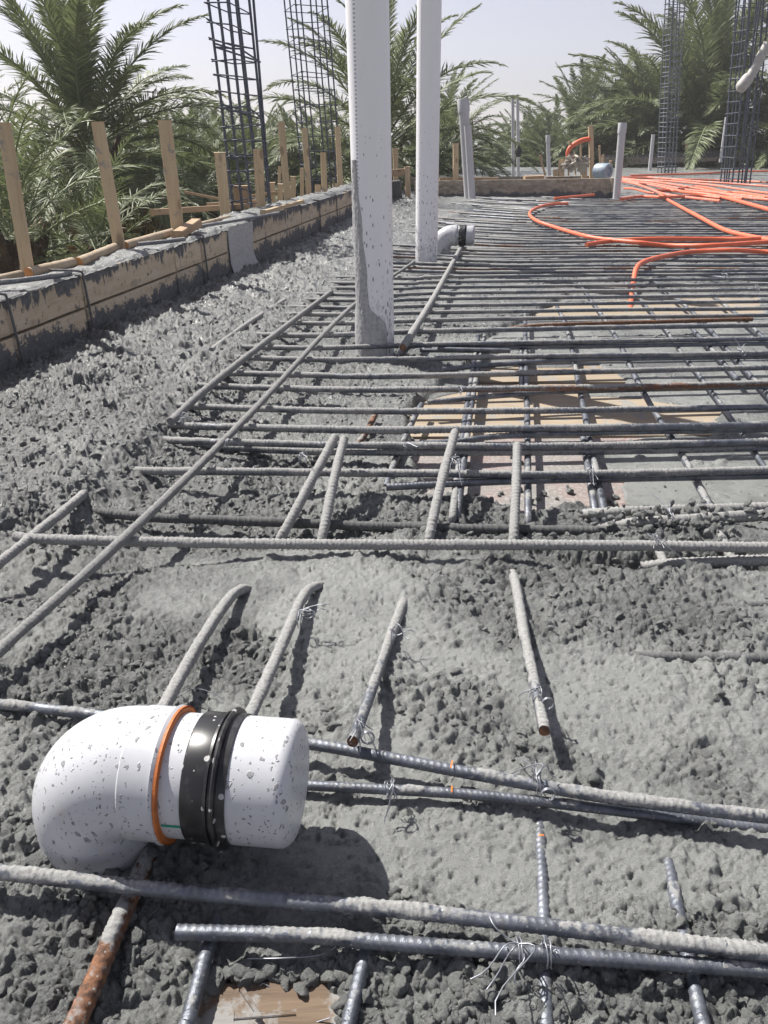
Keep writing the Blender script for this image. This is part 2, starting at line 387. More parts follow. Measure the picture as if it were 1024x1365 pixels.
M['ply'] = mat_timber('pale deck board', (.30, .235, .165), (.40, .33, .245), along=0, rings=34, knots=False, smear=.13)
M['oldwood'] = mat_timber('broken plank wood', (.09, .06, .04), (.19, .135, .09), along=0, rings=40, smear=.17)
def mat_redply():
    m = NT('red film faced ply'); p = m.pos(); n = m.noise(p, 26, 5, .7); n2 = m.noise(p, 7, 4)
    c = m.mix(m.rng(n, .35, .65), (.25, .155, .14), (.24, .20, .185)); c = m.mix(m.rng(n2, .36, .58, 0, .9), c, (.20, .195, .187))
    c = m.mix(m.rng(m.noise(p, 130, 4), .5, .62, 0, .6), c, (.36, .35, .34))
    return m.fin(c, .75, m.bump(n, .0008, .5))
M['redply'] = mat_redply()
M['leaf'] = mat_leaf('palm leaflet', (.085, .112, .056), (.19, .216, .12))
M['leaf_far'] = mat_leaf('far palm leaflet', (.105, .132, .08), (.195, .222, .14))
M['dead'] = mat_leaf('dry palm leaflet', (.20, .125, .05), (.34, .23, .09), .15)
M['trunk'] = mat_plain('palm trunk fibre', (.10, .065, .038), .95, .6, 14, .02)
M['sand'] = mat_plain('sandy ground', (.10, .095, .06), .95, .4, .6, .02)
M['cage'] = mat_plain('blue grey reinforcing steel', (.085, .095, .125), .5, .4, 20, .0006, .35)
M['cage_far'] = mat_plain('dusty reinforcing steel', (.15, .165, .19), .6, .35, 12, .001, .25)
M['bag'] = mat_plain('dusty pale pipe', (.40, .385, .37), .6, .2, 20, .001)
M['paper'] = mat_plain('crumpled cement sack', (.46, .42, .36), .85, .25, 30, .004)
M['bluegrey'] = mat_plain('blue grey plastic drum', (.27, .33, .40), .5, .2, 20, .001)
M['greypipe'] = mat_plain('grey pipe', (.36, .39, .40), .5, .2, 40, .001)
M['black'] = mat_plain('black tape', (.02, .02, .022), .5, .2, 40)
M['concrete_slab'] = mat_plain('slab concrete', (.16, .162, .16), .85, .3, 8, .01)

# ------------------------------------------------------------------ edge form line (left) and its frame
ZT = .22
FA = P(0, 400, ZT); FB = P(465, 257, ZT); FD = unit((FB - FA) * [1, 1, 0]); FN = np.array([FD[1], -FD[0], 0])   # FN points into the slab
FO = FA * [1, 1, 0]
def F(s, o=0, z=0.): return FO + FD * s + FN * o + np.array([0, 0, z])
def fs(x, y, z=ZT):
    q = P(x, y, z) - FO; return float(np.dot(q, FD)), float(np.dot(q, FN))
def fx(px, z=ZT):
    """station along the form where photo column px meets its top edge"""
    lo, hi = -1.5, 20.
    for _ in range(60):
        s = (lo + hi) / 2; q = F(s, 0, z); u = HW + FPX * q[0] / depth(q)
        if u < px: lo = s
        else: hi = s
    return s
S_END = fx(522)

# ------------------------------------------------------------------ the concrete surface
def px(*pts, z=0.): return [P(a, b, z)[:2] for a, b in pts]
POUR = px((-400, 760), (100, 690), (170, 632), (225, 560), (300, 484), (440, 392), (520, 345), (585, 300), (640, 270), (760, 262), (1400, 262), (1500, 690), (1100, 700), (600, 712), (300, 735), (0, 800))
DECK = px((548, 600), (540, 560), (560, 535), (600, 500), (660, 470), (640, 455), (700, 425), (760, 392), (1300, 384), (1400, 500), (1250, 700), (830, 692), (760, 672), (690, 690), (640, 668), (560, 668), z=-.05)
SLUR = px((520, 522), (560, 500), (660, 470), (640, 455), (700, 425), (740, 424), (1010, 421), (1010, 396), (745, 402), (730, 392), (760, 385), (1300, 380), (1400, 500), (1400, 600), (1250, 700), (840, 690), (815, 640), (775, 588), (930, 575), (960, 545), (850, 533), (760, 527), (835, 512), (800, 488), (650, 489), (640, 517), (600, 527), (545, 540), z=-.05)
SMOOTH = [px((540, 868), (720, 862), (1024, 890), (1100, 930), (1024, 962), (740, 985), (640, 905), (560, 905)), px((380, 1060), (560, 1068), (730, 1085), (730, 1200), (560, 1190), (420, 1140)),
          px((330, 800), (430, 790), (520, 800), (540, 860), (480, 930), (420, 935), (380, 880)), px((735, 1120), (1060, 1150), (1060, 1235), (735, 1205)), px((720, 895), (880, 900), (880, 1000), (740, 1010))]
GRAV = [(330, 870, .07, .9), (90, 905, .11, .8), (200, 905, .08, .8), (420, 800, .05, .5), (760, 690, .16, .9), (560, 680, .13, .6), (900, 770, .2, .6), (600, 960, .075, .8), (690, 790, .12, .6), (630, 1320, .06, 1.), (880, 1330, .09, 1.),
        (70, 1260, .1, .7), (520, 1310, .05, .9), (930, 930, .1, .5), (760, 1030, .04, .6), (120, 790, .12, .4), (620, 840, .1, .35), (820, 1100, .05, .4), (400, 690, .1, .5), (980, 1290, .06, .5), (440, 1075, .03, .3), (340, 540, .22, .55), (300, 640, .2, .5), (430, 600, .15, .5), (60, 700, .2, .5), (520, 640, .12, .5), (450, 480, .3, .4), (60, 560, .3, .5), (200, 500, .3, .5)]
BLOB = [(930, 705, .10, .05, .035), (860, 744, .13, .026, -.055), (1000, 744, .1, .024, -.045), (620, 735, .1, .018, -.012), (80, 1120, .08, .05, .012), (360, 1340, .075, .03, -.03), (700, 850, .3, .2, .006), (330, 790, .2, .1, .006),
        (560, 700, .09, .05, .015), (130, 610, .14, .16, .035), (60, 650, .12, .1, .03), (300, 585, .15, .2, .012), (440, 430, .25, .4, .012), (150, 1290, .06, .05, -.008), (250, 1300, .05, .06, -.012)]
def on_form(x, y): return (x - FO[0]) * FN[0] + (y - FO[1]) * FN[1]
def along_form(x, y): return (x - FO[0]) * FD[0] + (y - FO[1]) * FD[1]
def ground(x, y):
    """height, dryness and gravel density of the fresh concrete"""
    x = np.asarray(x, float); y = np.asarray(y, float)
    wx = x + .07 * (fbm(x * 7, y * 7, 3, 5, .55) - .5); wy = y + .07 * (fbm(x * 7, y * 7, 9, 5, .55) - .5)
    big = fbm(x * 3.2, y * 3.2, 21, 4) - .5
    pour = sstep(.05, -.08, sdist(wx, wy, POUR)); deck = sstep(.015, -.035, sdist(wx, wy, DECK)); slur = sstep(.015, -.02, sdist(wx, wy, SLUR)) * deck
    fo = on_form(x, y); fa = along_form(x, y)
    berm = sstep(.8, .1, fo) * .028 * sstep(2.6, -.2, fa)
    far = sstep(1.7, 2.6, y)
    rough = np.clip(sstep(.95, .35, fo) * sstep(1.0, 1.35, y), 0, 1)
    sm = np.zeros_like(x)
    for poly in SMOOTH: sm = np.maximum(sm, sstep(.03, -.03, sdist(wx, wy, poly)))
    g = .38 + 1.5 * (fbm(x * 9, y * 9, 33, 3) - .5)
    for a, b, rad, w in GRAV:
        q = P(a, b); g = g + w * np.exp(-((x - q[0]) ** 2 + (y - q[1]) ** 2) / (rad * rad))
    g = np.clip(g - .5 * sm, 0.02, 1)
    g = np.where(rough > .3, np.maximum(g, .5), g)
    h = .018 * big + .01 * (fbm(x * 14, y * 14, 44, 3) - .5)
    h = h + berm - .034 * pour
    for a, b, rx, ry, dz in BLOB:
        q = P(a, b); h = h + dz * np.exp(-((x - q[0]) / rx) ** 2 - ((y - q[1]) / ry) ** 2)
    # crumbly stiff mortar on the left heap
    crum = 1.25 * (.030 * (fbm(wx * 11, wy * 11, 51, 3) - .5) + .042 * np.maximum(0, fbm(wx * 24, wy * 24, 52, 4, .62) - .46) + .016 * np.abs(fbm(wx * 75, wy * 75, 53, 4, .62) - .5)) + .4 * stones(wx, wy, .018, 57, .6)
    h = h + rough * crum
    st = np.maximum(stones(wx, wy, .024, 61, g * .9), stones(x * .8 + y * .6, y * .8 - x * .6, .015, 131, g))
    small = stones(x * .6 - y * .8, x * .8 + y * .6, .0085, 171, np.clip(g * 1.1 + .22, 0, 1))
    h = h + (st * (.25 + .75 * g) * (1 - .45 * rough) + .55 * small) * (1 - deck)
    nf = fbm(x * 75, y * 75, 91, 4, .6) - .5
    fine = nf * .011 * (.28 + 1.05 * g) + np.minimum(0, fbm(x * 125, y * 125, 95, 3) - .40) * .026 * (.35 + .5 * sm)
    h = h + fine * (1 - .85 * slur)
    hd = -.085 + .034 * slur + .0016 * (fbm(x * 30, y * 30, 99, 3) - .5)
    hd = hd + stones(wx, wy, .03, 88, .10) * .5 * slur
    h = h * (1 - deck) + hd * deck
    dry = .62 + .36 * sm - .42 * g + 1.3 * big
    dry = dry - .50 * rough + .15 * (1 - far) + .1 * slur
    dry = dry - .26 * pour * (1 - slur)
    return h, np.clip(dry, 0, 1.1), g
def gz(x, y): return float(ground(np.array([x]), np.array([y]))[0][0])

ys = list(np.arange(-.12, .26, .004)) + [.26]
while ys[-1] < 24.2: ys.append(ys[-1] + .0013 + .0033 * max(0, ys[-1] - .3))
ys = np.array(ys); NU = 1120
U, Yg = np.meshgrid(np.linspace(-1, 1, NU), ys); Xg = np.where(U > 0, U * (.75 + .62 * np.maximum(Yg, .1)), U * (.45 + .58 * np.maximum(Yg, .1)))
Hg, Dg, Gg = ground(Xg.ravel(), Yg.ravel())
V = np.stack([Xg.ravel(), Yg.ravel(), Hg], 1)
i = np.arange(len(ys) - 1)[:, None] * NU; j = np.arange(NU - 1)[None, :]
q = np.stack([i + j, i + j + 1, i + NU + j + 1, i + NU + j], -1).reshape(-1, 4)
keep = on_form(V[:, 0], V[:, 1]) > -.10
q = q[keep[q].all(1)]
used = np.unique(q); remap = np.full(len(V), -1); remap[used] = np.arange(len(used))
o = MB().add(V[used], remap[q], dry=Dg[used]).build('concrete_floor', M['concrete']); o['kind'] = 'structure'
# slab body under it
mb = MB()
a, b, c, d = F(-4, -.1), F(24, -.1), np.array([16., 24.6, 0]), np.array([9., -3.5, 0])
poly = [a, d, c, b]
mb.add([k + np.array([0, 0, -.13]) for k in poly] + [k + np.array([0, 0, -.5]) for k in poly], [(0, 1, 2, 3), (7, 6, 5, 4), (0, 4, 5, 1), (1, 5, 6, 2), (2, 6, 7, 3), (3, 7, 4, 0)])
o = mb.build('slab', M['concrete_slab'], smooth=False); o['kind'] = 'structure'
o = MB().add([(-900, -900, -3.6), (900, -900, -3.6), (900, 900, -3.6), (-900, 900, -3.6)], [(0, 1, 2, 3)]).build('ground', M['sand']); o['kind'] = 'structure'

# loose mortar-coated aggregate: nobody could count it
def ico(sub):
    t = (1 + 5 ** .5) / 2
    v = unit(np.array([(-1, t, 0), (1, t, 0), (-1, -t, 0), (1, -t, 0), (0, -1, t), (0, 1, t), (0, -1, -t), (0, 1, -t), (t, 0, -1), (t, 0, 1), (-t, 0, -1), (-t, 0, 1)]))
    f = [(0, 11, 5), (0, 5, 1), (0, 1, 7), (0, 7, 10), (0, 10, 11), (1, 5, 9), (5, 11, 4), (11, 10, 2), (10, 7, 6), (7, 1, 8), (3, 9, 4), (3, 4, 2), (3, 2, 6), (3, 6, 8), (3, 8, 9), (4, 9, 5), (2, 4, 11), (6, 2, 10), (8, 6, 7), (9, 8, 1)]
    v = list(map(tuple, v))
    for _ in range(sub):
        mid = {}; nf = []
        def m_(a, b):
            k = (min(a, b), max(a, b))
            if k not in mid: mid[k] = len(v); v.append(tuple(unit(np.array(v[a]) + np.array(v[b]))))
            return mid[k]
        for a, b, c in f:
            x, y, z = m_(a, b), m_(b, c), m_(c, a); nf += [(a, x, z), (b, y, x), (c, z, y), (x, y, z)]
        f = nf
    return np.array(v), np.array(f)
IV, IF = ico(2); LV, LF = ico(1)
def rough_stone(v, s):
    rr = np.random.default_rng(s); w = v.copy()
    for _ in range(11):                                 # cut flats, as crushed stone has
        n = unit(rr.normal(size=3)); dd = .45 + .4 * rr.random(); k = w @ n
        w = w - np.maximum(0, k - dd)[:, None] * n
    return w * (1 + .045 * rr.normal(size=(len(v), 1))) * np.array([1.25, .85 + .3 * rr.random(), .65 + .25 * rr.random()])
def rotm(rr):
    qn = rr.normal(size=4); qn /= np.linalg.norm(qn); w, x, y, z = qn
    return np.array([[1 - 2 * (y * y + z * z), 2 * (x * y - z * w), 2 * (x * z + y * w)], [2 * (x * y + z * w), 1 - 2 * (x * x + z * z), 2 * (y * z - x * w)], [2 * (x * z - y * w), 2 * (y * z + x * w), 1 - 2 * (x * x + y * y)]])
def scatter(name, n, y0, y1, shapes, faces, r0, r1, sink, seed, keepfun):
    rr = np.random.default_rng(seed); u = rr.random(n * 6)
    yy = np.exp(np.log(y0) + (np.log(y1) - np.log(y0)) * u); xx = (rr.random(n * 6) * 2 - 1) * (.24 + .5 * yy)
    k = on_form(xx, yy) > .03; xx, yy = xx[k], yy[k]
    h, _, g = ground(xx, yy); k = rr.random(len(xx)) < keepfun(xx, yy, h, g); xx, yy, h = xx[k][:n], yy[k][:n], h[k][:n]
    Vs, Fs, o_ = [], [], 0; nv = len(shapes[0])
    for a, b, z in zip(xx, yy, h):
        r = r0 + (r1 - r0) * rr.random() ** 2
        Vs.append(shapes[rr.integers(len(shapes))] @ rotm(rr).T * r + [a, b, z + r * (sink + .35 * rr.random())]); Fs.append(faces + o_); o_ += nv
    o = MB().add(np.vstack(Vs), t=np.vstack(Fs)).build(name, M['stone']); o['kind'] = 'stuff'
    return o
SH = [rough_stone(IV, s) for s in range(14)]; SL = [rough_stone(LV, s + 50) for s in range(10)]
def kf_near(x, y, h, g): return np.where(h < -.045, .05, np.clip((g - .38) * 1.5, .0, 1))
scatter('gravel', 4600, .3, 1.7, SH, IF, .0028, .0092, -.62, 5, kf_near)
def kf_far(x, y, h, g):
    fo = on_form(x, y); return np.where(h < -.045, .02, np.where(fo < .9, .8, .35))
scatter('gravel', 8000, 1.2, 9.5, SL, LF, .003, .0095, -.5, 6, kf_far)

# ------------------------------------------------------------------ decking seen through the bars
def sheet(name, corners, z, th, mat, label, cat):
    c = [np.array([*k[:2], z]) for k in corners]; mb = MB()
    mb.add(c + [k - np.array([0, 0, th]) for k in c], [(0, 1, 2, 3), (7, 6, 5, 4), (0, 4, 5, 1), (1, 5, 6, 2), (2, 6, 7, 3), (3, 7, 4, 0)])
    return tag(mb.build(name, mat, smooth=False, bevel=.002), label, cat)
zd = -.055
sheet('deck_board', px((520, 582), (1100, 579), (1080, 512), (560, 512), z=zd), zd, .02, M['ply'], 'bare yellow plywood deck board under the crosswise bars, the nearest pale one', 'board')
sheet('deck_board', px((560, 509), (1150, 509), (1100, 455), (590, 455), z=zd), zd, .02, M['ply'], 'dusty pale deck board just beyond the bare yellow one, right of the big riser pipe', 'board')
sheet('deck_board', px((590, 452), (1100, 452), (1060, 380), (640, 380), z=zd), zd, .02, M['ply'], 'farthest pale deck board, glimpsed between dense bars near the short orange hose end', 'board')
sheet('film_faced_plywood', px((500, 720), (1120, 719), (1080, 582), (520, 585.5), z=zd), zd, .02, M['redply'], 'worn reddish film-faced plywood sheet strewn with pebbles', 'plywood sheet')
# pebbles lying on the red sheet
rr = np.random.default_rng(77)
mb = MB()
for k in range(46):
    q_ = P(600 + 250 * rr.random(), 592 + 84 * rr.random(), zd); r = .004 + .006 * rr.random()
    mb.add(SH[k % 14] @ rotm(rr).T * r + q_ + [0, 0, r * .55], t=IF)
o = mb.build('pebbles', M['stone']); o['kind'] = 'stuff'

# ------------------------------------------------------------------ reinforcing bars
def bar(pts, r, label, cat='rebar', group=None, crust=.3, rust=0., ribs=True, name='rebar', seg=None, parent=None, pitch=None, keep=False, crust_end=None, mud=0., sawn=False):
    near = min(depth(np.asarray(k)) for k in pts)
    if near < 1.32: r = r * .77
    pitch = pitch or r * 1.12
    step = max(pitch / 6, near * .001) if ribs and near < 3.2 else max(.02, near * .006)
    ribs = ribs and near < 3.2
    seg = seg or (18 if near < 1.3 else 10 if near < 3 else 7)
    p = spline(pts, step); roll = random.random() * 6.28; sd = random.randrange(9999); n = len(p)
    if not keep: p = p + np.stack([np.zeros(n), np.zeros(n), .0025 * (vn(np.arange(n) * step * 2.2, np.zeros(n), sd) - .5)], 1)
    store = {}
    def rf(TH, SS, N, rr_, pp):
        t2 = TH + roll
        if ribs:
            hel = np.cos(2 * math.pi * SS / pitch + 2.6 * np.where(np.sin(t2) > 0, np.cos(t2), -np.cos(t2)))
            rib = sstep(.15, .75, hel) * np.abs(np.sin(t2)) ** .5
            lon = np.exp(-(np.sin(t2) / .16) ** 2)
            out = rr_ * (.96 + (.085 if near < 1.0 else .125) * rib + .12 * lon)
        else: out = rr_ * np.ones_like(TH)
        upn = N[..., 2]
        tx = SS / r * .22 + sd; ty = TH * 1.4
        nz = fbm(tx, np.cos(TH) * 1.3 + 5, sd % 97, 4, .6); lowf = vn(SS / r * .06 + sd, np.zeros_like(SS), sd % 91)
        cv = crust if crust_end is None else crust + (crust_end - crust) * SS / SS.max()
        cr = cv * 1.15 + .45 * (nz - .5) * 2 + .45 * (lowf - .5) + .28 * upn * (cv < 1.1) - .12
        store['crust'] = np.clip(cr, 0, 1)
        sr = np.clip(rust + .9 * (vn(SS / r * .02, np.zeros_like(SS) + 7, sd % 83) - .6) * (0 < rust < .6) + .2 * (nz - .5), 0, 1); store['rust'] = sr
        m = np.clip((cr - .45) / .2, 0, 1); grain = fbm(SS / r * 2.6 + sd, np.cos(TH) * 3 + np.sin(TH) * 3.7, sd % 71, 3, .7)
        ex = r * (.08 + .5 * np.maximum(0, grain - .45) + .08 * sstep(.55, .62, nz))
        return out + m * ex
    V, q, TH, SS, N = ring_tube(p, r, seg, rfun=rf)
    mb = MB(); cr = store['crust'].ravel(); ru = store['rust'].ravel()
    mb.add(V, q, crust=cr, rust=ru, mud=mud)
    for k, fl in ((0, 1), (n - 1, 0)):
        rg = V[k * seg:(k + 1) * seg]; c = rg.mean(0)
        tri = [(0, 1 + (j + 1) % seg, 1 + j) if fl else (0, 1 + j, 1 + (j + 1) % seg) for j in range(seg)]
        mb.add(np.vstack([c, rg]), t=tri, crust=min(.3, crust) if sawn else crust, rust=.9 if sawn else rust, mud=mud)
    o = mb.build(name, M['rebar'], parent)
    if parent is None: tag(o, label, cat, group)
    return o
RB = .0078
def B(pts, label, r=RB, **kw):
    """pts: (photo x, photo y, height of the bar's centre)"""
    w = [P(*k) for k in pts]
    if pts[-1][0] >= 1040: w.append(w[-1] + unit(w[-1] - w[-2]) * (1.1 if pts[-1][0] - pts[0][0] > 500 else .4))     # the bars run on beyond the frame
    if pts[0][0] <= -60: w.insert(0, w[0] + unit(w[0] - w[1]) * .35)
    if pts[0][1] >= 1405: w.insert(0, w[0] + unit(w[0] - w[1]) * .35)
    return bar(w, r, label, **kw)
# foreground
B([(-90, 1148, .03), (0, 1162, .03), (200, 1184, .03), (400, 1202, .031), (512, 1211, .031), (712, 1233, .03), (1012, 1270, .03), (1130, 1284, .03)], 'long crosswise bar in front of the white elbow, its top caked with pale mortar', .0086, crust=.36)
B([(236, 1242, .016), (400, 1247, .018), (512, 1256, .02), (712, 1271, .02), (812, 1278, .02), (1012, 1292, .02), (1130, 1302, .02)], 'nearest crosswise bar, bare bluish steel with its left end showing below the elbow', .0082, crust=.12)
BEH = B([(-90, 928, .012), (0, 938, .012), (125, 952, .014), (300, 976, .026), (410, 990, .03), (512, 1008, .031), (612, 1027, .031), (712, 1045, .031), (812, 1062, .03), (912, 1075, .03), (1012, 1087, .03), (1130, 1101, .03)], 'long crosswise bar passing behind the white elbow, mortar along its top', .0084, crust=.34)
THIN = B([(230, 1036, .008), (410, 1046, .016), (512, 1052, .018), (612, 1058, .018), (712, 1068, .018), (860, 1086, .012), (1040, 1108, .0)], 'thinner dark crosswise bar right of the white cap with two orange paint ticks', .0066, crust=.14)
B([(60, 1420, .004), (100, 1365, .006), (165, 1215, .008), (205, 1130, .006), (235, 1075, -.02)], 'thick rust-brown bar running out from under the white elbow, flaking mortar on it', .0112, crust=.34, rust=.95)
B([(232, 1410, .002), (250, 1362, .003), (275, 1272, .003), (292, 1215, -.012)], 'short bare steel bar at the bottom edge between the rusty bar and the broken plank', .0078, crust=.02)
B([(455, 1410, .002), (465, 1362, .003), (487, 1270, .004), (497, 1200, -.006)], 'bare ribbed bar at the bottom edge just right of the broken plank', .0078, crust=.04)
DOT = B([(730, 1420, .004), (728, 1362, .004), (724, 1200, .002), (719, 1090, -.003), (716, 1050, -.015)], 'lengthwise steel bar half sunk in slurry with an orange paint dot on it', .0078, crust=.06)
B([(952, 1420, .006), (937, 1362, .006), (924, 1305, .006), (907, 1225, .004), (890, 1145, -.004)], 'lengthwise steel bar at the bottom right, sinking into the concrete at its far end', .0078, crust=.1)
# bent starter bars in the near concrete
B([(345, 792, -.03), (322, 786, .01), (300, 805, .022), (258, 870, .034), (222, 935, .042), (205, 968, .046)], 'leftmost of the four mortar-coated bent starter bars, hooking up out of the concrete', .0088, crust=1.0)
B([(445, 788, -.03), (424, 782, .012), (404, 797, .024), (376, 860, .038), (345, 930, .048), (325, 972, .05)], 'mortar-coated bent starter bar with a wire tie, right behind the white cap', .0085, crust=.95, crust_end=.75)
B([(552, 772, -.03), (538, 803, .004), (515, 865, .022), (490, 935, .040), (470, 988, .054)], 'starter bar with a rusty sawn end pointing at the camera, middle of the near concrete', .0082, crust=1.0, crust_end=.3, sawn=True)
B([(678, 752, -.025), (688, 780, .012), (700, 850, .026), (715, 920, .036), (726, 974, .042)], 'rightmost starter bar, pale crusted shaft and bare cut end tied with wire', .0082, crust=1.0, crust_end=.35, sawn=True)
# starter bars beyond the long pale bar
B([(370, 725, -.02), (383, 702, .004), (415, 642, .045), (447, 583, .085)], 'slanting mortar-coated starter bar, left one of the close pair', .0078, crust=.9)
B([(426, 730, -.02), (432, 705, .005), (444, 645, .045), (459, 585, .082)], 'slanting mortar-coated starter bar, right one of the close pair', .0078, crust=.85)
B([(570, 732, -.02), (574, 708, .005), (588, 645, .045), (607, 575, .09)], 'lone slanting crusted starter bar at the left edge of the red plywood', .0078, crust=.85)
B([(684, 735, -.02), (685, 710, .006), (688, 650, .045), (690, 593, .082)], 'upright-leaning crusted starter bar in front of the red plywood', .0078, crust=.95)
# crosswise bars, near to far
B([(20, 716, .022), (50, 719, .022), (165, 722, .022), (512, 726, .024), (1024, 729, .026), (1130, 730, .026)], 'long pale fully crusted crosswise bar dividing near concrete from the red plywood', .0098, crust=1.0)
B([(90, 679, -.012), (200, 690, -.008), (340, 695, -.006), (512, 702, -.006), (700, 706, -.006), (860, 708, .0)], 'dark mud-covered crosswise bar half buried just behind the long pale bar', .0076, crust=.9, mud=1.)
B([(160, 626, .0), (200, 628, .008), (340, 629, .014), (512, 631, .016), (760, 632, .016), (1024, 627, .016), (1130, 625, .016)], 'crosswise bar over the red plywood, its ribs clear in the sun', .0078, crust=.62, crust_end=.14)
B([(515, 650, -.006), (620, 644, .0), (760, 639, .002), (1024, 634, .002), (1100, 632, .002)], 'lower dark bar tucked under the ribbed bar over the red plywood', .0070, crust=.2)
B([(215, 587, .0), (300, 590, .012), (500, 594, .016), (780, 594, .016), (1024, 589, .016), (1130, 587, .016)], 'crosswise bar along the front edge of the bare yellow board, upper of two', .0078, crust=.62, crust_end=.14)
B([(235, 588, -.012), (330, 598, -.008), (500, 603, -.002), (780, 602, .0), (1024, 597, .0), (1130, 595, .0)], 'crosswise bar along the front edge of the bare yellow board, lower of two', .0074, crust=.62, crust_end=.14)
B([(225, 567, .004), (380, 571, .014), (512, 573, .018), (760, 571, .018), (1024, 567, .018), (1130, 565, .018)], 'heavy dark crosswise bar over the front half of the bare yellow board', .0086, crust=.62, crust_end=.14)
B([(520, 594, -.01), (610, 588, .0), (700, 580, .004), (1024, 572, .004), (1100, 570, .004)], 'bar slanting under the heavy dark one at the front of the yellow board', .0072, crust=.15)
B([(195, 539, -.002), (350, 545, .01), (512, 548, .016), (780, 547, .016), (1024, 543, .016), (1130, 541, .016)], 'dark crosswise bar over the middle of the bare yellow board', .0078, crust=.62, crust_end=.14)
B([(230, 514, .0), (380, 518, .01), (512, 520, .018), (780, 517, .018), (1024, 511, .018), (1130, 508, .018)], 'ribbed crosswise bar with a rusty patch at the back of the bare yellow board', .0082, crust=.62, crust_end=.14, rust=.22)
B([(570, 537, -.006), (680, 527, .0), (790, 521, .002), (1024, 516, .002), (1100, 515, .002)], 'thin bar slanting beneath the rust-patched one behind the yellow board', .007, crust=.2)
B([(290, 498, .002), (400, 500, .012), (512, 502, .016), (780, 496, .016), (1024, 490, .016), (1130, 487, .016)], 'second crosswise bar in front of the big riser pipe foot', .008, crust=.62, crust_end=.14)
B([(300, 476, .004), (400, 479, .014), (512, 479, .016), (780, 474, .016), (1024, 471, .016), (1130, 469, .016)], 'crosswise bar touching the front of the big riser pipe foot', .008, crust=.62, crust_end=.14)
B([(590, 492, -.01), (680, 485, .0), (780, 480, .002), (1024, 476, .002), (1100, 475, .002)], 'dark bar slanting just in front of the pipe foot toward the right edge', .0072, crust=.12)
XR = ['dark', 'grey', 'pale', 'ribbed', 'dusty', 'sooty']
def CB(y0, x0, y1, lab, z=.014, **kw): B([(x0, y0 - 1, z - .012), (x0 + 120, y0, z), (600, (y0 + y1) / 2 + 1, z), (1024, y1, z), (1140, y1 - 2, z)], lab, **kw)
CB(464, 310, 452, 'grey crosswise bar emerging immediately behind the big riser pipe foot', crust=.62, crust_end=.14)
CB(468, 560, 458, 'dark crosswise bar a finger below the one behind the riser foot', z=.0, r=.0072, crust=.15)
CB(447, 320, 433, 'thick sunlit crosswise bar just in front of the orange rusty bar', r=.0088, crust=.62, crust_end=.14)
B([(680, 437, .0), (760, 432, .002), (1003, 426, .002)], 'orange rusty ribbed bar lying between dark bars at the far deck', .0078, crust=.02, rust=1.)
CB(431, 345, 420, 'crosswise bar just beyond the orange rusty bar', crust=.62, crust_end=.14)
G2 = 'crosswise bars between the two riser pipes'
for yl, yr in ((419, 411), (410, 402), (401, 394), (393, 386), (385, 379), (378, 371.5), (371, 365)):
    CB(yl, 440 - (yl - 371) * 1.6, yr, 'dusty crosswise rebar in the rows between the big and the second riser pipe', z=.014 + jit(.004), crust=.6 + jit(.15), crust_end=.15, group=G2)
# the dense far rows
G3 = 'closely spaced far crosswise bars'
ydist = P(500, 366)[1]
while ydist < P(500, 267)[1]:
    pyy = 190 + CAM_H * FPX / math.cos(PITCH) / ydist
    xl = np.interp(pyy, [266, 300, 345, 366], [655, 590, 520, 490])
    a_ = P(xl + jit(45), pyy, .004); Yr = ydist + jit(.1)
    pts = [a_, np.array([a_[0] + .6, ydist + (Yr - ydist) * .1, .010]), np.array([a_[0] + 1.3, ydist + (Yr - ydist) * .3, .012 + jit(.004)]), np.array([a_[0] + 2.3, ydist + (Yr - ydist) * .6, .012]), np.array([max(4., a_[0] + 3.2), Yr, .012 + jit(.004)]), np.array([8.5, Yr - .1 + jit(.1), .012])]
    rs = .45 if random.random() < .2 else 0.
    bar(pts, .0088, 'thin dark rebar in the dense crosswise rows spread before the far timber form', group=G3, crust=.5 + jit(.15), crust_end=.1, rust=rs)
    ydist += .095 + random.random() * .075
# lengthwise bars on top, left
B([(-120, 985, .036), (0, 868, .036), (165, 718, .038), (330, 556, .036), (470, 408, .034), (552, 349, .03)], 'long grey lengthwise bar lying over the crosswise ones from left edge to second riser', .0088, crust=.9, mud=.35)
B([(-70, 805, .02), (0, 751, .022), (95, 673, .022), (118, 652, .006), (140, 632, -.02)], 'crusted bar at the left edge vanishing into the rough heap', .0092, crust=.95)
B([(228, 562, .026), (280, 515, .03), (375, 440, .03), (442, 389, .02)], 'lengthwise mortar-grey bar left of the long one, ending in the heap', .0086, crust=.95, mud=.3)
B([(282, 467, .012), (330, 432, .018), (380, 400, .012)], 'short muddy lengthwise bar nearest the left formwork', .0084, crust=.85)
B([(537, 464, .03), (552, 440, .034), (585, 385, .036), (621, 318, .036)], 'pale round lengthwise bar with a rusty near end, beside the big riser pipe', .0105, crust=.8, crust_end=1.3, rust=.8, sawn=True)
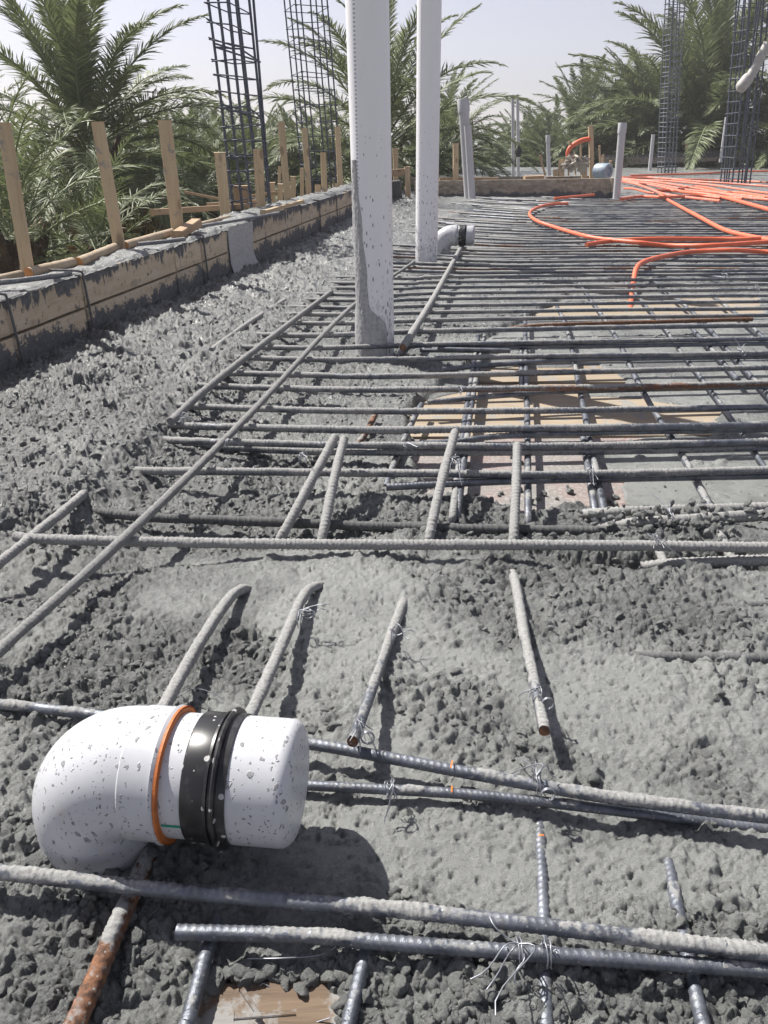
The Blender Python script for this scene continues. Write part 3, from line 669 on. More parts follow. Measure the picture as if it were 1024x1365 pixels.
# lengthwise bars of the lower layer, right
for k, (pts, lab, kw) in enumerate([
    ([(638, 448, -.012), (634, 470, -.012), (620, 560, -.012), (606, 668, -.014), (603, 706, -.05)], 'lengthwise lower bar under the left end of the yellow board, left one of a pair', {}),
    ([(646, 448, -.014), (641, 470, -.014), (627, 552, -.012), (613, 660, -.014), (608, 706, -.05)], 'lengthwise lower bar under the left end of the yellow board, right one of a pair', {}),
    ([(700, 420, -.012), (701, 480, -.012), (703, 560, -.012), (704, 664, -.016), (704, 712, -.05)], 'lengthwise lower bar crossing the yellow board, pointing straight at the camera', {}),
    ([(694, 452, -.014), (695, 500, -.014), (695, 520, -.018)], 'short stub of a bar lapped beside the one pointing straight at the camera', {}),
    ([(741, 405, -.012), (756, 440, -.012), (771, 510, -.012), (783, 570, -.012), (803, 670, -.016), (812, 712, -.05)], 'lengthwise lower bar mid yellow board with a wire tie at the red sheet', {}),
    ([(776, 570, -.016), (780, 600, -.016), (791, 668, -.02), (797, 705, -.05)], 'short lap bar close beside the tied lengthwise bar on the red sheet', {}),
    ([(768, 372, -.012), (815, 440, -.012), (840, 490, -.012), (870, 545, -.012), (905, 600, -.012), (950, 682, -.016), (968, 715, -.05)], 'lengthwise lower bar along the seam of red sheet and grey slurry', {}),
    ([(830, 372, -.012), (880, 430, -.012), (905, 465, -.012), (965, 545, -.012), (1020, 625, -.012), (1060, 690, -.014)], 'lengthwise lower bar through the grey slurry at the right edge', {}),
    ([(868, 372, -.012), (930, 422, -.012), (960, 455, -.012), (1010, 512, -.012), (1070, 580, -.012)], 'lengthwise lower bar nearest the upper right of the grey slurry', {}),
    ([(915, 430, -.014), (948, 466, -.014), (985, 508, -.016)], 'short lap bar in the upper right slurry next to a wire loop', {}),
    ([(950, 395, -.012), (985, 422, -.012), (1060, 485, -.012)], 'lengthwise lower bar cutting the right edge between the dense rows', {}),
    ([(562, 540, -.014), (553, 556, -.014), (527, 615, -.018), (515, 650, -.03)], 'dark lengthwise bar at the muddy left corner of the yellow board', {}),
    ([(500, 553, -.016), (489, 575, -.018), (472, 600, -.026)], 'stub of rusty bar poking from the mud left of the yellow board', {'rust': .95}),
    ([(578, 392, -.012), (560, 420, -.014), (530, 476, -.02)], 'lower lengthwise bar seen dimly right behind the big riser pipe', {}),
    ([(893, 362, -.012), (985, 372, -.008), (1080, 376, -.008)], 'bar slanting across the far right deck below the orange hoses', {}),
]):
    B(pts, lab, .0074, crust=kw.get('crust', .22), rust=kw.get('rust', 0.))
# bars in the clotted mortar at right
B([(775, 686, -.03), (815, 683, .006), (900, 680, .012), (1024, 676, .014), (1120, 673, .014)], 'mortar-clotted crosswise bar at the foot of the grey slurry, right edge', .0078, crust=.85)
B([(800, 702, -.03), (850, 697, .01), (930, 692, .018), (1024, 686, .018), (1120, 683, .018)], 'mortar-clotted bar just below the foot of the grey slurry, with wire hanging', .0086, crust=.9)
B([(855, 756, -.02), (900, 751, -.006), (1024, 746, .0), (1120, 743, .0)], 'thick crusted bar in the dark hollow beneath the long pale bar', .0105, crust=1.0)
B([(866, 716, -.008), (880, 738, -.006), (893, 768, -.016)], 'stubby crusted lengthwise bar crossing the dark hollow, left one', .0082, crust=1.)
B([(945, 690, .004), (962, 718, .006), (985, 764, -.012)], 'stubby crusted lengthwise bar crossing the dark hollow, right one', .0088, crust=1.)
B([(780, 818, -.02), (850, 813, -.010), (920, 810, -.006), (1024, 808, -.003), (1120, 806, -.003)], 'mud-brown crosswise bar sunk in concrete at right, the farther of two', .0082, crust=.9, mud=.9)
B([(520, 862, -.014), (620, 868, -.0105), (727, 872, -.007), (800, 874, -.001), (880, 876, .003), (1024, 878, .006), (1120, 879, .006)], 'mud-brown crosswise bar sunk in concrete at right, the nearer of two, meeting the starter bar', .0088, crust=.9, mud=.9)

# ------------------------------------------------------------------ tie wires
def tie(q, size, label, strands=3, loop=False, seed=0, down=True, fan=None, r=.0008):
    rr = np.random.default_rng(seed); mb = MB(); q = np.asarray(q)
    th = np.linspace(-.6, math.pi + .6, 12)                     # the wrap round the bar
    for k in range(2):
        mb.tube([q + np.array([jit(.001) + .003 * k, -math.cos(t) * .0105, math.sin(t) * .0105 + .001]) for t in th], r, 5)
    for k in range(strands):
        a = fan + rr.normal() * .35 if fan is not None else rr.random() * 6.28
        d = np.array([math.cos(a), math.sin(a), 0]); L = size * (.3 + .45 * rr.random()); up = .25 + .5 * rr.random()
        t = np.linspace(0, 1, 9)[:, None]
        pts = q + [0, 0, .011] + d * L * t + np.array([0, 0, 1]) * (L * up * t - L * (1.0 if down else .35) * t ** 2) + rr.normal(size=3) * .42 * L * t ** 2 + rr.normal(size=3) * .18 * L * np.sin(t * 5)
        g = gz(*pts[-1][:2]); pts[:, 2] = np.maximum(pts[:, 2], g - .002)
        mb.tube(pts, r, 5)
    if loop:
        t = np.linspace(0, 2 * math.pi * 1.8, 26)
        for k in range(3): mb.tube([q + np.array([.010 + .007 * math.cos(u), -.012 - .001 * k, .0 + .008 * math.sin(u)]) for u in t + k * .3], r, 5)
    return tag(mb.build('tie_wire', M['wire']), label, 'tie wire')
TI = [((714, 1046, .04), .05, 'wire tie with a round loop on the bar behind the white cap', 5, True, 1.3, True),
      ((521, 1054, .027), .03, 'short hanging wire tie on the thin bar right of the white cap', 4, False, -1.6, True),
      ((690, 1270, .03), .06, 'long curling wire tie on the nearest crosswise bar at the bottom', 5, False, -2.3, True),
      ((727, 1272, .03), .025, 'close-wrapped wire tie where the dotted lengthwise bar meets the nearest bar', 3, False, -1., True),
      ((398, 828, .034), .05, 'wire tie sticking out sideways from the second bent starter bar', 5, False, 0.05, False),
      ((522, 850, .03), .04, 'wire tie splayed on the shaft of the starter bar with the rusty end', 5, False, -.6, False),
      ((478, 972, .055), .03, 'knot of wire at the rusty sawn end of the starter bar', 6, True, -1.2, True),
      ((716, 928, .042), .025, 'coiled wire tie on the rightmost starter bar above its cut end', 4, True, 2.6, True),
      ((872, 722, .036), .06, 'pale wire tails hanging from the long pale bar at the dark hollow', 6, False, -1.9, True),
      ((893, 692, .03), .05, 'stiff wire pair standing in the clotted mortar at right', 4, False, 1.4, False),
      ((785, 632, .026), .045, 'wire tie over the red sheet binding the tied lengthwise bar', 4, False, -1.5, True),
      ((400, 612, .07), .05, 'wire tangle between the close pair of slanting starter bars', 5, False, 0., True),
      ((603, 618, .06), .06, 'wire strands hanging beside the lone slanting starter bar', 6, False, -1.2, True),
      ((243, 563, .03), .05, 'wire tie at the near end of the mortar-grey bar by the heap', 3, False, -.9, True),
      ((540, 598, .02), .05, 'loose wire bent over the two bars at the muddy corner of the yellow board', 4, False, -.9, True),
      ((303, 592, .04), .035, 'wire tie on the long grey lengthwise bar at the heavy dark bar', 3, False, -.5, True),
      ((985, 470, .02), .05, 'looped wire tie standing on the bars in the upper right slurry', 4, True, 1.5, False),
      ((613, 521, .024), .04, 'wire wrapped on the rust-patched bar above the yellow board', 4, False, -1.6, True),
      ((1010, 388, .02), .06, 'bright wire tie near the right edge below the orange hoses', 5, False, 1.5, False),
      ((968, 372, .02), .06, 'pale wire end on the dense rows beneath the hose bundle', 4, False, 1.9, False)]
for k, (q_, sz, lab, ns, lp, fan, dn) in enumerate(TI): tie(P(*q_), sz, lab, ns, lp, 100 + k, dn, fan, .00065 if q_[1] > 700 else .0009)
# loose cut wires on the ground near the plank
for k, (pp, lab) in enumerate([([(330, 1278), (380, 1285), (430, 1275), (462, 1268)], 'loose curved wire clipping on the gravel above the broken plank'), ([(318, 1298), (350, 1325), (400, 1350), (440, 1352)], 'loose wire clipping bent across the broken plank'),
                               ([(225, 938), (265, 934), (300, 940)], 'loose wire clippings behind the top of the white elbow'), ([(322, 1318), (352, 1302), (372, 1322), (420, 1338)], 'springy wire clipping standing over the broken plank')]):
    pts = []
    for m_, (a, b) in enumerate(pp): q_ = P(a, b, 0); pts.append(np.array([q_[0], q_[1], gz(q_[0], q_[1]) + .006 + .006 * (m_ % 2)]))
    tag(MB().tube(spline(pts, .006), .0006, 5).build('wire_clipping', M['wire']), lab, 'wire')
# orange paint marks, each a part of the bar it is painted on
def tick(ob, q, d, r, wid, arc=(.9, 2.5)):
    d = unit(d); S_ = unit(np.cross(d, (0, 0, 1))); U_ = np.cross(S_, d); V = []; n = 10
    for e in (-wid / 2, 0, wid / 2):
        for a in np.linspace(arc[0], arc[1], n): V.append(np.asarray(q) + d * e + (S_ * math.cos(a) + U_ * math.sin(a)) * r)
    MB().add(V, [(k * n + a, k * n + a + 1, k * n + n + a + 1, k * n + n + a) for k in range(2) for a in range(n - 1)]).build('paint_mark', M['orange_dot'], ob)
tick(BEH, P(602, 1025.5, .031), P(612, 1027, .031) - P(512, 1008, .031), .0091, .0014)
tick(THIN, P(602, 1057, .018), P(612, 1058, .018) - P(512, 1052, .018), .0071, .0014)
tick(DOT, P(720.5, 1122, -.003), P(724, 1200, 0) - P(719, 1090, -.004), .0081, .0042, (1.25, 1.95))

# broken plank in the hole at the bottom edge
def rod(mb, a, b, w, h, upv=(0, 0, 1), mi=0):
    a, b = np.asarray(a, float), np.asarray(b, float); d = unit(b - a); s = unit(np.cross(d, np.asarray(upv, float))); u = np.cross(s, d)
    return mb.box((a + b) / 2, (b - a) / 2, s * w / 2, u * h / 2, mi)
def timber(name, a, b, w, h, mat, label, cat, group=None, up=(0, 0, 1), parent=None, bev=.003):
    """a plank as its own object with local x along its length (grain follows it)"""
    a, b = np.asarray(a, float), np.asarray(b, float); L = np.linalg.norm(b - a); d = (b - a) / L
    s = unit(np.cross(np.asarray(up, float), d)); u = np.cross(d, s)
    n = max(2, int(L / .12)); xs = np.linspace(-L / 2, L / 2, n); mb = MB(); V = []
    for k, x in enumerate(xs):
        e = .004 * min(1, w / .05)
        jw = w / 2 + jit(e * .5); jh = h / 2 + jit(e * .35)
        V += [(x + jit(.3 * e) * (k in (0, n - 1)), sy * jw, sz * jh) for sy, sz in ((-1, -1), (1, -1), (1, 1), (-1, 1))]
    q = [(4 * k + j, 4 * k + 4 + j, 4 * k + 4 + (j + 1) % 4, 4 * k + (j + 1) % 4) for k in range(n - 1) for j in range(4)]
    q = [tuple(reversed(f)) for f in q] + [(0, 1, 2, 3), (4 * n - 1, 4 * n - 2, 4 * n - 3, 4 * n - 4)]
    mb.add(V, q); o = mb.build(name, mat, None, np.zeros(3), smooth=False, bevel=bev)
    from mathutils import Matrix
    Mx = Matrix(((d[0], s[0], u[0], (a[0] + b[0]) / 2), (d[1], s[1], u[1], (a[1] + b[1]) / 2), (d[2], s[2], u[2], (a[2] + b[2]) / 2), (0, 0, 0, 1)))
    o.matrix_world = Mx
    if parent is None: tag(o, label, cat, group)
    return o
timber('broken_plank', P(266, 1352, -.018), P(470, 1346, -.018), .045, .016, M['oldwood'], 'broken brown plank lying in the gravel at the bottom edge, splintered and muddy', 'plank')
for a, b, lab in (((322, 1318), (345, 1352), 'pale splinter of wood across the broken plank'), ((312, 1356), (395, 1350), 'grey sliver of wood along the broken plank')):
    timber('wood_splinter', P(*a, .012), P(*b, .01), .004, .003, M['oldwood'], lab, 'splinter', bev=.0005)

# ------------------------------------------------------------------ white drain elbow in the foreground
def lathe(mb, c, ax, prof, seg=48, mi=0, side=None):
    """prof: (distance along axis, radius)"""
    ax = unit(ax); u = unit(np.cross(ax, (0, 0, 1) if abs(ax[2]) < .9 else (1, 0, 0))); v = np.cross(u, ax)
    th = np.arange(seg) / seg * 2 * math.pi; n = len(prof); V = []
    for t, r in prof: V.append(np.asarray(c) + ax * t + (np.cos(th)[:, None] * u + np.sin(th)[:, None] * v) * r)
    i = np.arange(n - 1)[:, None] * seg; j = np.arange(seg)[None, :]; j2 = (j + 1) % seg
    q = np.stack([i + j, i + j2, i + seg + j2, i + seg + j], -1).reshape(-1, 4)
    return mb.add(np.vstack(V), q, mi=mi)
def elbow(foot, az, Rp, zaxis, bend, lens, label, group, mats, seg=56):
    """foot: ground point of the leg's axis; az: heading of the outlet. lens: body, seal, pipe, coupling, cap lengths"""
    hd = np.array([math.cos(az), math.sin(az), 0.]); t = empty('drain_elbow', foot, label, 'pipe elbow', group); foot = np.asarray(foot, float)
    Rs = Rp * 1.06
    top = foot + np.array([0, 0, zaxis])
    p = [foot + np.array([0, 0, -.03]), foot + np.array([0, 0, zaxis - bend])]
    for k in range(1, 17):
        a = k / 16 * math.pi / 2; p.append(top + np.array([0, 0, -bend]) + hd * bend * (1 - math.cos(a)) + np.array([0, 0, bend * math.sin(a)]))
    l1, l2, l3, l4, l5 = lens
    st = top + hd * bend; sv = np.cross(hd, (0, 0, 1))
    p = [foot + np.array([0, 0, -.03])] + p[1:]; r = [Rs] * len(p)
    # socket: a small step where the outlet begins, then a bell lip
    ext = [(.004, Rs), (.0055, Rs * 1.022), (l1 * .9, Rs * 1.022), (l1 * .92, Rs * 1.05), (l1 - .003, Rs * 1.06), (l1, Rs * 1.03), (l1, Rp * .98)]
    for e, rr_ in ext: p.append(st + hd * e); r.append(rr_)
    mb = MB(); V, q, *_ = ring_tube(p, np.array(r), seg, up=sv); mb.add(V, q); mb.build('elbow_body', mats[0], t, sharp=35)
    c = st + hd * l1
    mb = MB(); lathe(mb, c, hd, [(0, Rp), (.0, Rs * 1.02), (.003, Rs * 1.045), (l2 - .003, Rs * 1.045), (l2, Rs * 1.02), (l2, Rp)], seg); mb.build('seal_ring', mats[1], t, sharp=60)
    c = c + hd * l2
    mb = MB(); lathe(mb, c, hd, [(-.004, Rp), (l3 + .004, Rp)], seg); spig = mb.build('spigot', mats[0], t)
    mb = MB(); tilt = math.atan2(1, .05)                       # the green printed line on the spigot
    n_ = np.array([-hd[1], hd[0], 0]) * -1; uu = unit(n_ * .99 - np.array([0, 0, .10])); ww = np.cross(hd, uu)
    V = []
    for e in (0.001, l3 - .001):
        for w in (-.0015, .0015): V.append(c + hd * e + (uu * math.cos(w / Rp) + ww * math.sin(w / Rp)) * (Rp + .0004))
    mb.add(V, [(0, 1, 3, 2)]); mb.build('green_line', M['green'], spig)
    c = c + hd * l3; L = l4
    mb = MB(); lathe(mb, c, hd, [(0, Rp), (0, Rp * 1.035), (.002, Rp * 1.05), (L * .52, Rp * 1.05), (L * .54, Rp * 1.075), (L * .60, Rp * 1.085), (L * .62, Rp * 1.05), (L * .68, Rp * 1.05), (L * .70, Rp * 1.13), (L * .74, Rp * 1.15), (L * .79, Rp * 1.13), (L * .81, Rp * 1.06), (L, Rp * 1.05), (L, Rp)], seg)
    mb.build('rubber_coupling', mats[2], t, sharp=40)
    c = c + hd * L; Rc = Rp * 1.02; f = Rp * .22
    prof = [(-.003, Rc)] + [(.001, Rc), (l5 - f, Rc)] + [(l5 - f + f * math.sin(a), Rc - f + f * math.cos(a)) for a in np.linspace(.15, math.pi / 2, 8)] + [(l5 + .001, Rc * .4), (l5 + .001, .0005)]
    mb = MB(); lathe(mb, c, hd, prof, seg); mb.build('end_cap', mats[0], t, sharp=50)
    return t
RP = .0560; AZ = -R(7.9) + R(2)
cf = P(128, 1178); elb_foot = np.array([cf[0] - .010, cf[1] + RP * 1.06, -.006])
elbow(elb_foot, AZ, RP, .092, .046, (.0375, .0035, .0195, .040, .054), 'large mortar-spattered white elbow pipe with black coupling and white cap, in the foreground', 'capped drain elbows', (M['pvc'], M['seal'], M['rubber']))
cf2 = P(588, 338); elbow(np.array([cf2[0], cf2[1] + .03, -.04]), AZ - R(3), .058, .145, .075, (.02, .004, .012, .045, .05), 'small far white elbow pipe with black band and cap behind the second riser', 'capped drain elbows', (M['pvc_small'], M['pvc_small'], M['rubber']), 40)
# mortar skirt round the elbow's foot
rr = np.random.default_rng(3); mb = MB()
for k in range(70):
    a = rr.random() * 6.28; d_ = RP * 1.08 + rr.random() * .014; r = .004 + .006 * rr.random()
    x_, y_ = elb_foot[0] + math.cos(a) * d_, elb_foot[1] + math.sin(a) * d_
    mb.add(SH[k % 14] @ rotm(rr).T * r * [1.2, 1.2, .7] + [x_, y_, gz(x_, y_) + .001], t=IF)
o = mb.build('mortar_crumbs', M['stone']); o['kind'] = 'stuff'

rr = np.random.default_rng(8); mb = MB()                   # clotted mortar on the bars at the right, and crumbs round the plank
for k in range(150):
    q_ = P(905 + 55 * rr.normal(), 697 + 9 * rr.normal(), .01); r = .003 + .008 * rr.random() ** 2
    mb.add(SH[k % 14] @ rotm(rr).T * r + q_ + [0, 0, .004 + .02 * rr.random()], t=IF)
for k in range(90):
    a, b = ((262 + 220 * rr.random(), 1300 + 14 * rr.normal() * .5) if k % 3 else (472 + 8 * rr.normal(), 1305 + 60 * rr.random()))
    q_ = P(a, b, -.01); r = .004 + .007 * rr.random() ** 1.5
    mb.add(SH[k % 14] @ rotm(rr).T * r + q_ + [0, 0, .002], t=IF)
o = mb.build('mortar_crumbs', M['stone']); o['kind'] = 'stuff'

# ------------------------------------------------------------------ upright pipes
def pipe(base, topp, r, label, mat, group=None, collar=None, name='riser_pipe', smear=False, seg=48):
    base, topp = np.asarray(base, float), np.asarray(topp, float); ax = unit(topp - base); L = np.linalg.norm(topp - base)
    t = empty(name, base, label, 'pipe', group)
    mb = MB(); th = .0035 * r / .06
    lathe(mb, base, ax, [(-.05, r), (L, r), (L, r - th), (L - .3 if L > .5 else 0, r - th)], seg); mb.build('tube', mat, t, sharp=40)
    if collar:
        mb = MB(); lathe(mb, base, ax, [(L - collar, r), (L - collar, r * 1.14), (L + .006, r * 1.14), (L + .012, r * 1.08), (L + .012, .001)], seg); mb.build('cap', mat, t, sharp=40)
    return t
b1 = P(501, 472, -.012); t1 = PY(489.5, 0, b1[1] + .062); b1c = b1 + [0, .062, 0]; dv = (t1 - b1c)
R1 = .0625
p1 = pipe(b1c, b1c + dv * 1.55, R1, 'nearest and widest tall white riser pipe with a thick mortar run down its left side', M['riser'], 'tall white riser pipes')
# the thick run of mortar on its left flank
ax = unit(dv); ub = unit(np.cross(ax, (0, 1, 0))) * -1; vb = np.cross(ax, ub)
zz = np.linspace(0, .60, 150); aa = np.linspace(-1, 1, 46); AA, ZZ = np.meshgrid(aa, zz)
cen = 3.80 + .10 * np.sin(ZZ * 9); cen = np.where(ZZ < .2, cen + .25 * sstep(.2, .0, ZZ), cen)
half = .42 + .80 * sstep(.17, .10, ZZ) + .12 * sstep(.45, .1, ZZ) - .22 * sstep(.42, .6, ZZ) + .10 * (fbm(ZZ * 22, np.sign(AA) * 3 + 5, 5, 3) - .5)
# angle measured about the axis: pi = photo-left, 3/2 pi = towards the camera
ang = cen + AA * half
tkn = np.clip(1 - np.abs(AA) ** 3.2, 0, 1) ** .6
thk = R1 + .0002 + tkn * (.0035 + .004 * sstep(.2, .02, ZZ) + .0022 * (fbm(ang * 8, ZZ * 34, 6, 3) - .3) + .0022 * (fbm(ang * 30, ZZ * 160, 8, 3) - .5)) - .0012 * (tkn < .05)
ex = np.array([1., 0, 0]) - ax * ax[0]; ex = unit(ex); ey = np.cross(ax, ex)
V = b1c + ax * (ZZ[..., None] - .012) + (np.cos(ang)[..., None] * ex + np.sin(ang)[..., None] * ey) * thk[..., None]
i = np.arange(149)[:, None] * 46; j = np.arange(45)[None, :]
MB().add(V.reshape(-1, 3), np.stack([i + j, i + j + 1, i + 47 + j, i + 46 + j], -1).reshape(-1, 4)).build('mortar_run', M['mortar'], p1)
b2 = P(569, 357, -.02) + [0, .062, 0]; t2 = PY(572.5, 0, b2[1])
pipe(b2, b2 + (t2 - b2) * 1.5, .0625, 'second tall white riser pipe, standing behind the nearest one', M['riser'], 'tall white riser pipes')
def far_pipe(x0, y0, x1, y1, wpx, label, mat='pvc_far', collar=None, group='short white pipe stubs', Y=None, z=0.):
    b = P(x0, y0, z) if Y is None else PY(x0, y0, Y); t = PY(x1, y1, b[1]); r = wpx / FPX * depth(b) / 2
    return pipe(b, t, r, label, M[mat], group, collar, 'pipe_stub', seg=24)
far_pipe(626, 265, 617.5, 133, 13.5, 'capped white pipe at the left end of the middle timber form, taller of two', collar=.13)
far_pipe(629.5, 265.5, 623.5, 167, 9.5, 'shorter white pipe leaning against the capped pipe at the middle form', mat='pvc_far')
far_pipe(821.5, 267, 830, 165, 9.6, 'white capped pipe standing before the right end of the middle timber form', collar=.10)
far_pipe(684, 239, 683.6, 126.5, 4.2, 'thin tall white pipe behind the middle form, left one of a pair')
pb = far_pipe(691, 238.5, 690, 126, 4.2, 'thin tall white pipe behind the middle form, right one with black tape')
bq = P(691, 238.5); mb = MB(); q_ = PY(691.5, 203, bq[1]); lathe(mb, q_ - [0, 0, .08], (0, 0, 1), [(0, .035), (.02, .055), (.12, .06), (.2, .036)], 12); mb.build('tape', M['black'], pb)
far_pipe(732, 234, 730.5, 181, 5.2, 'bluish white short pipe left of the debris heap', collar=.12)
far_pipe(866, 228, 871, 179, 4.6, 'slim white pipe left of the farther right rebar column', collar=None)
far_pipe(961, 213.5, 969, 156, 4.6, 'white pipe leaning beside the nearer right rebar column', Y=22.0)

# ------------------------------------------------------------------ left edge form: boards, straps, ledge, stakes, logs
zmid = .115; gap = .0035
def fboard(s0, s1, z0, z1, label): return timber('form_board', F(s0, .0, (z0 + z1) / 2) + FN * -.014, F(s1, .0, (z0 + z1) / 2) + FN * -.014, .028, z1 - z0 - .004, M['board'], label, 'formwork board', 'boards of the left edge form')
sx = [-1.3, fx(106), fx(231), fx(266), fx(301), fx(334), fx(401), fx(424), fx(447), fx(462), S_END]
UL = ['upper form board at the very left edge of the frame', 'long upper form board between the first strap and the second stake', 'short upper form board with a dark drip, left of the second strap', 'short upper form board between second strap and the grey mortared panel', None,
      'upper form board just beyond the grey mortared panel, below the yellow lath', 'upper form board below the fourth strap, streaked dark', 'narrow upper form board left of the big riser pipe', 'last upper form board visible left of the big riser pipe', 'upper form board running on behind the big riser pipe']
LL = ['lower form board at the very left edge, mud along its foot', 'long lower form board right of the first strap', 'short lower form board under the dripping upper one', 'lower form board left of the grey mortared panel, mostly mud-dark', None,
      'lower form board just beyond the grey mortared panel', 'lower mud-dark form board below the fourth strap', 'narrow lower form board left of the big riser pipe', 'last lower form board visible left of the big riser pipe', 'lower form board running on behind the big riser pipe']
for k in range(10):
    e = .004
    if UL[k] is None:
        mb = MB(); N_ = 40; ss = np.linspace(sx[k] + e, sx[k + 1] - e, N_); zz = np.linspace(-.04, ZT + .012, 30); S2, Z2 = np.meshgrid(ss, zz)
        off = .004 + .012 * (fbm(S2 * 14, Z2 * 14, 12, 4)) + .02 * sstep(.08, -.02, Z2)
        front = FO + FD * S2[..., None] + FN * off[..., None] + np.array([0, 0, 1.]) * Z2[..., None]
        i = np.arange(29)[:, None] * N_; j = np.arange(N_ - 1)[None, :]
        mb.add(front.reshape(-1, 3), np.stack([i + j, i + j + 1, i + N_ + j + 1, i + N_ + j], -1).reshape(-1, 4))
        mb.box(F((ss[0] + ss[-1]) / 2, -.022, .08), FD * (ss[-1] - ss[0]) / 2, FN * .02, np.array([0, 0, .13]))
        tag(mb.build('mortared_panel', M['mortar']), 'grey mortar-coated panel closing the gap between form boards', 'panel'); continue
    fboard(sx[k] + e, sx[k + 1] - e, zmid, ZT + jit(.004) + (.014 if k > 4 else 0), UL[k])
    fboard(sx[k] + e + jit(.003), sx[k + 1] - e + jit(.003), -.06, zmid - .004, LL[k])
for pxs, lab in ((4, 'dark strap round the form boards at the left edge of the frame'), (106, 'dark strap round the form boards below the first stakes'), (268, 'dark strap left of the grey mortared panel'), (424, 'thin dark strap far along the form, left of two'), (447, 'thin dark strap far along the form, right of two')):
    s_ = fx(pxs); mb = MB(); c = [F(s_, -.10, ZT + .016), F(s_, .004, ZT + .014), F(s_ + .004, .010, ZT - .01), F(s_ + .012, .010, .12), F(s_ + .02, .012, .0)]
    mb.tube(spline(c, .012), .0042, 8); tag(mb.build('strap', M['dark_mortar']), lab, 'strap', 'straps round the left edge form')
# ledge: mortar-smeared top behind the boards
LW = .20; ss = np.linspace(-1.4, S_END, 620); oo = np.linspace(-LW - .03, .004, 34); OO, S2 = np.meshgrid(oo, ss)
zz = ZT - .004 + .020 * fbm(S2 * 9, OO * 9, 31, 4) + stones(S2, OO, .03, 35, .55) * .5 + stones(S2, OO, .014, 39, .7) * .6
zz = zz + .02 * sstep(fx(310), fx(345), S2) * sstep(-.02, -.07, OO); zz = np.where(OO > -.012, ZT - .006 + .6 * (zz - ZT), zz); zz = np.where(OO < -LW, ZT - .1, zz)
V = FO + FD * S2[..., None] + FN * OO[..., None] + np.array([0, 0, 1.]) * zz[..., None]
i = np.arange(619)[:, None] * 34; j = np.arange(33)[None, :]
mb = MB().add(V.reshape(-1, 3), np.stack([i + j, i + j + 1, i + 35 + j, i + 34 + j], -1).reshape(-1, 4), dry=.55)
mb.box(F((S_END - 1.4) / 2, -LW / 2 - .015, .05), FD * (S_END + 1.4) / 2, FN * (LW / 2 - .014), np.array([0, 0, .14]))
o = mb.build('form_ledge', M['concrete'], smooth=True); tag(o, 'ledge of rough mortar along the top of the left form, between boards and stakes', 'ledge')
def stake(bx, by, tx, ty, w, label, z=ZT + .005, off=None, thick=.6, mat='stake', grp='timber stakes along the left form', Y=None, sink=.25):
    b = P(bx, by, z) if Y is None else PY(bx, by, Y); t = PY(tx, ty, b[1] + jit(.01)); W = w / FPX * depth(b); d = unit(t - b); b = b - d * sink
    return timber('timber_stake', b, t, W * thick, W, M[mat] if mat != 'stake' else M['stake_x'], label, 'stake', grp, up=np.array([1., .12, 0]), bev=.003)
M['stake_x'] = mat_timber('pale sawn stake', (.50, .37, .23), (.66, .52, .345), along=0, rings=30, smear=.07)
for a in [(38, 366, 5, 163, 15, 'leftmost timber stake, tallest, cut by the left frame edge'), (160, 333, 130, 162, 14.5, 'second tall timber stake from the left, in front of the palm trunk'), (238, 313, 219.5, 160, 16, 'third tall timber stake, flat-topped, right of the big palm'),
          (301, 287, 293, 203, 13.5, 'short stake with splintered top left of the blue rebar column'), (348, 279, 344, 199, 12.5, 'short pointed stake right against the blue rebar column'), (384, 271, 374.6, 162, 9, 'tall stake right of the blue rebar column'),
          (412, 261, 406, 171, 7.2, 'slim stake in front of the far left rebar column'), (433, 259, 431, 203, 7.4, 'shorter slim stake between two taller ones by the far left column'), (454, 249, 450, 169, 7, 'slim stake just left of the big riser pipe')]:
    stake(*a)
for a in [(374, 268, 373.5, 245, 6.5, 'small stub of timber beside the tall stake'), (391, 262, 391, 235, 7, 'small flat timber peg outside the form'), (403, 261, 402.5, 224, 5, 'small thin peg behind the slim stake'), (364, 264, 363, 243, 7, 'low grey peg between stake and blue column'), (424, 259, 424, 246, 8, 'low orange-brown block on the ledge'),
          (447, 252, 447, 244, 7, 'lowest block near the big riser pipe'), (372, 256, 373, 222, 4, 'thin distant peg left of the tall stake')]:
    stake(*a, grp='small timber pegs outside the form', sink=.1)
# square peg seen through the blue column, and the far end corner of the form
def yat(x, y, z): return P(x, y, z)[1]
timber('timber_block', P(324, 275, ZT) + [-.02, .1, 0], P(324, 259, ZT) * 0 + (P(324, 275, ZT) + [-.02, .1, .13]), .09, .10, M['beam'], 'pale cut timber block seen through the blue rebar column', 'block', up=(1, 0, 0))
Yc = F(S_END)[1]
stake(607.5, 238, 607.5, 191, 7, 'brown post beside the second riser pipe', Y=Yc + .6, grp='posts at the far corner of the form', sink=.4)
stake(528, 240, 527, 197, 6.5, 'brown post between the two riser pipes', Y=Yc + .3, grp='posts at the far corner of the form', sink=.3)
stake(544, 262, 543, 222, 7, 'corner post of the left form between the riser pipes', Y=Yc, grp='posts at the far corner of the form', sink=.05)
timber('corner_rail', PY(505, 232, Yc + .02), PY(541, 229, Yc + .02), .06, .075, M['beam'], 'short rail fixed to the corner post between the riser pipes', 'rail')
mb = MB(); rod(mb, PY(505, 262, Yc + .1), PY(536, 259, Yc + .1), .12, .33); tag(mb.build('mud_wedge', M['dark_mortar'], bevel=.02), 'dark mortar-covered end block of the left form', 'block')
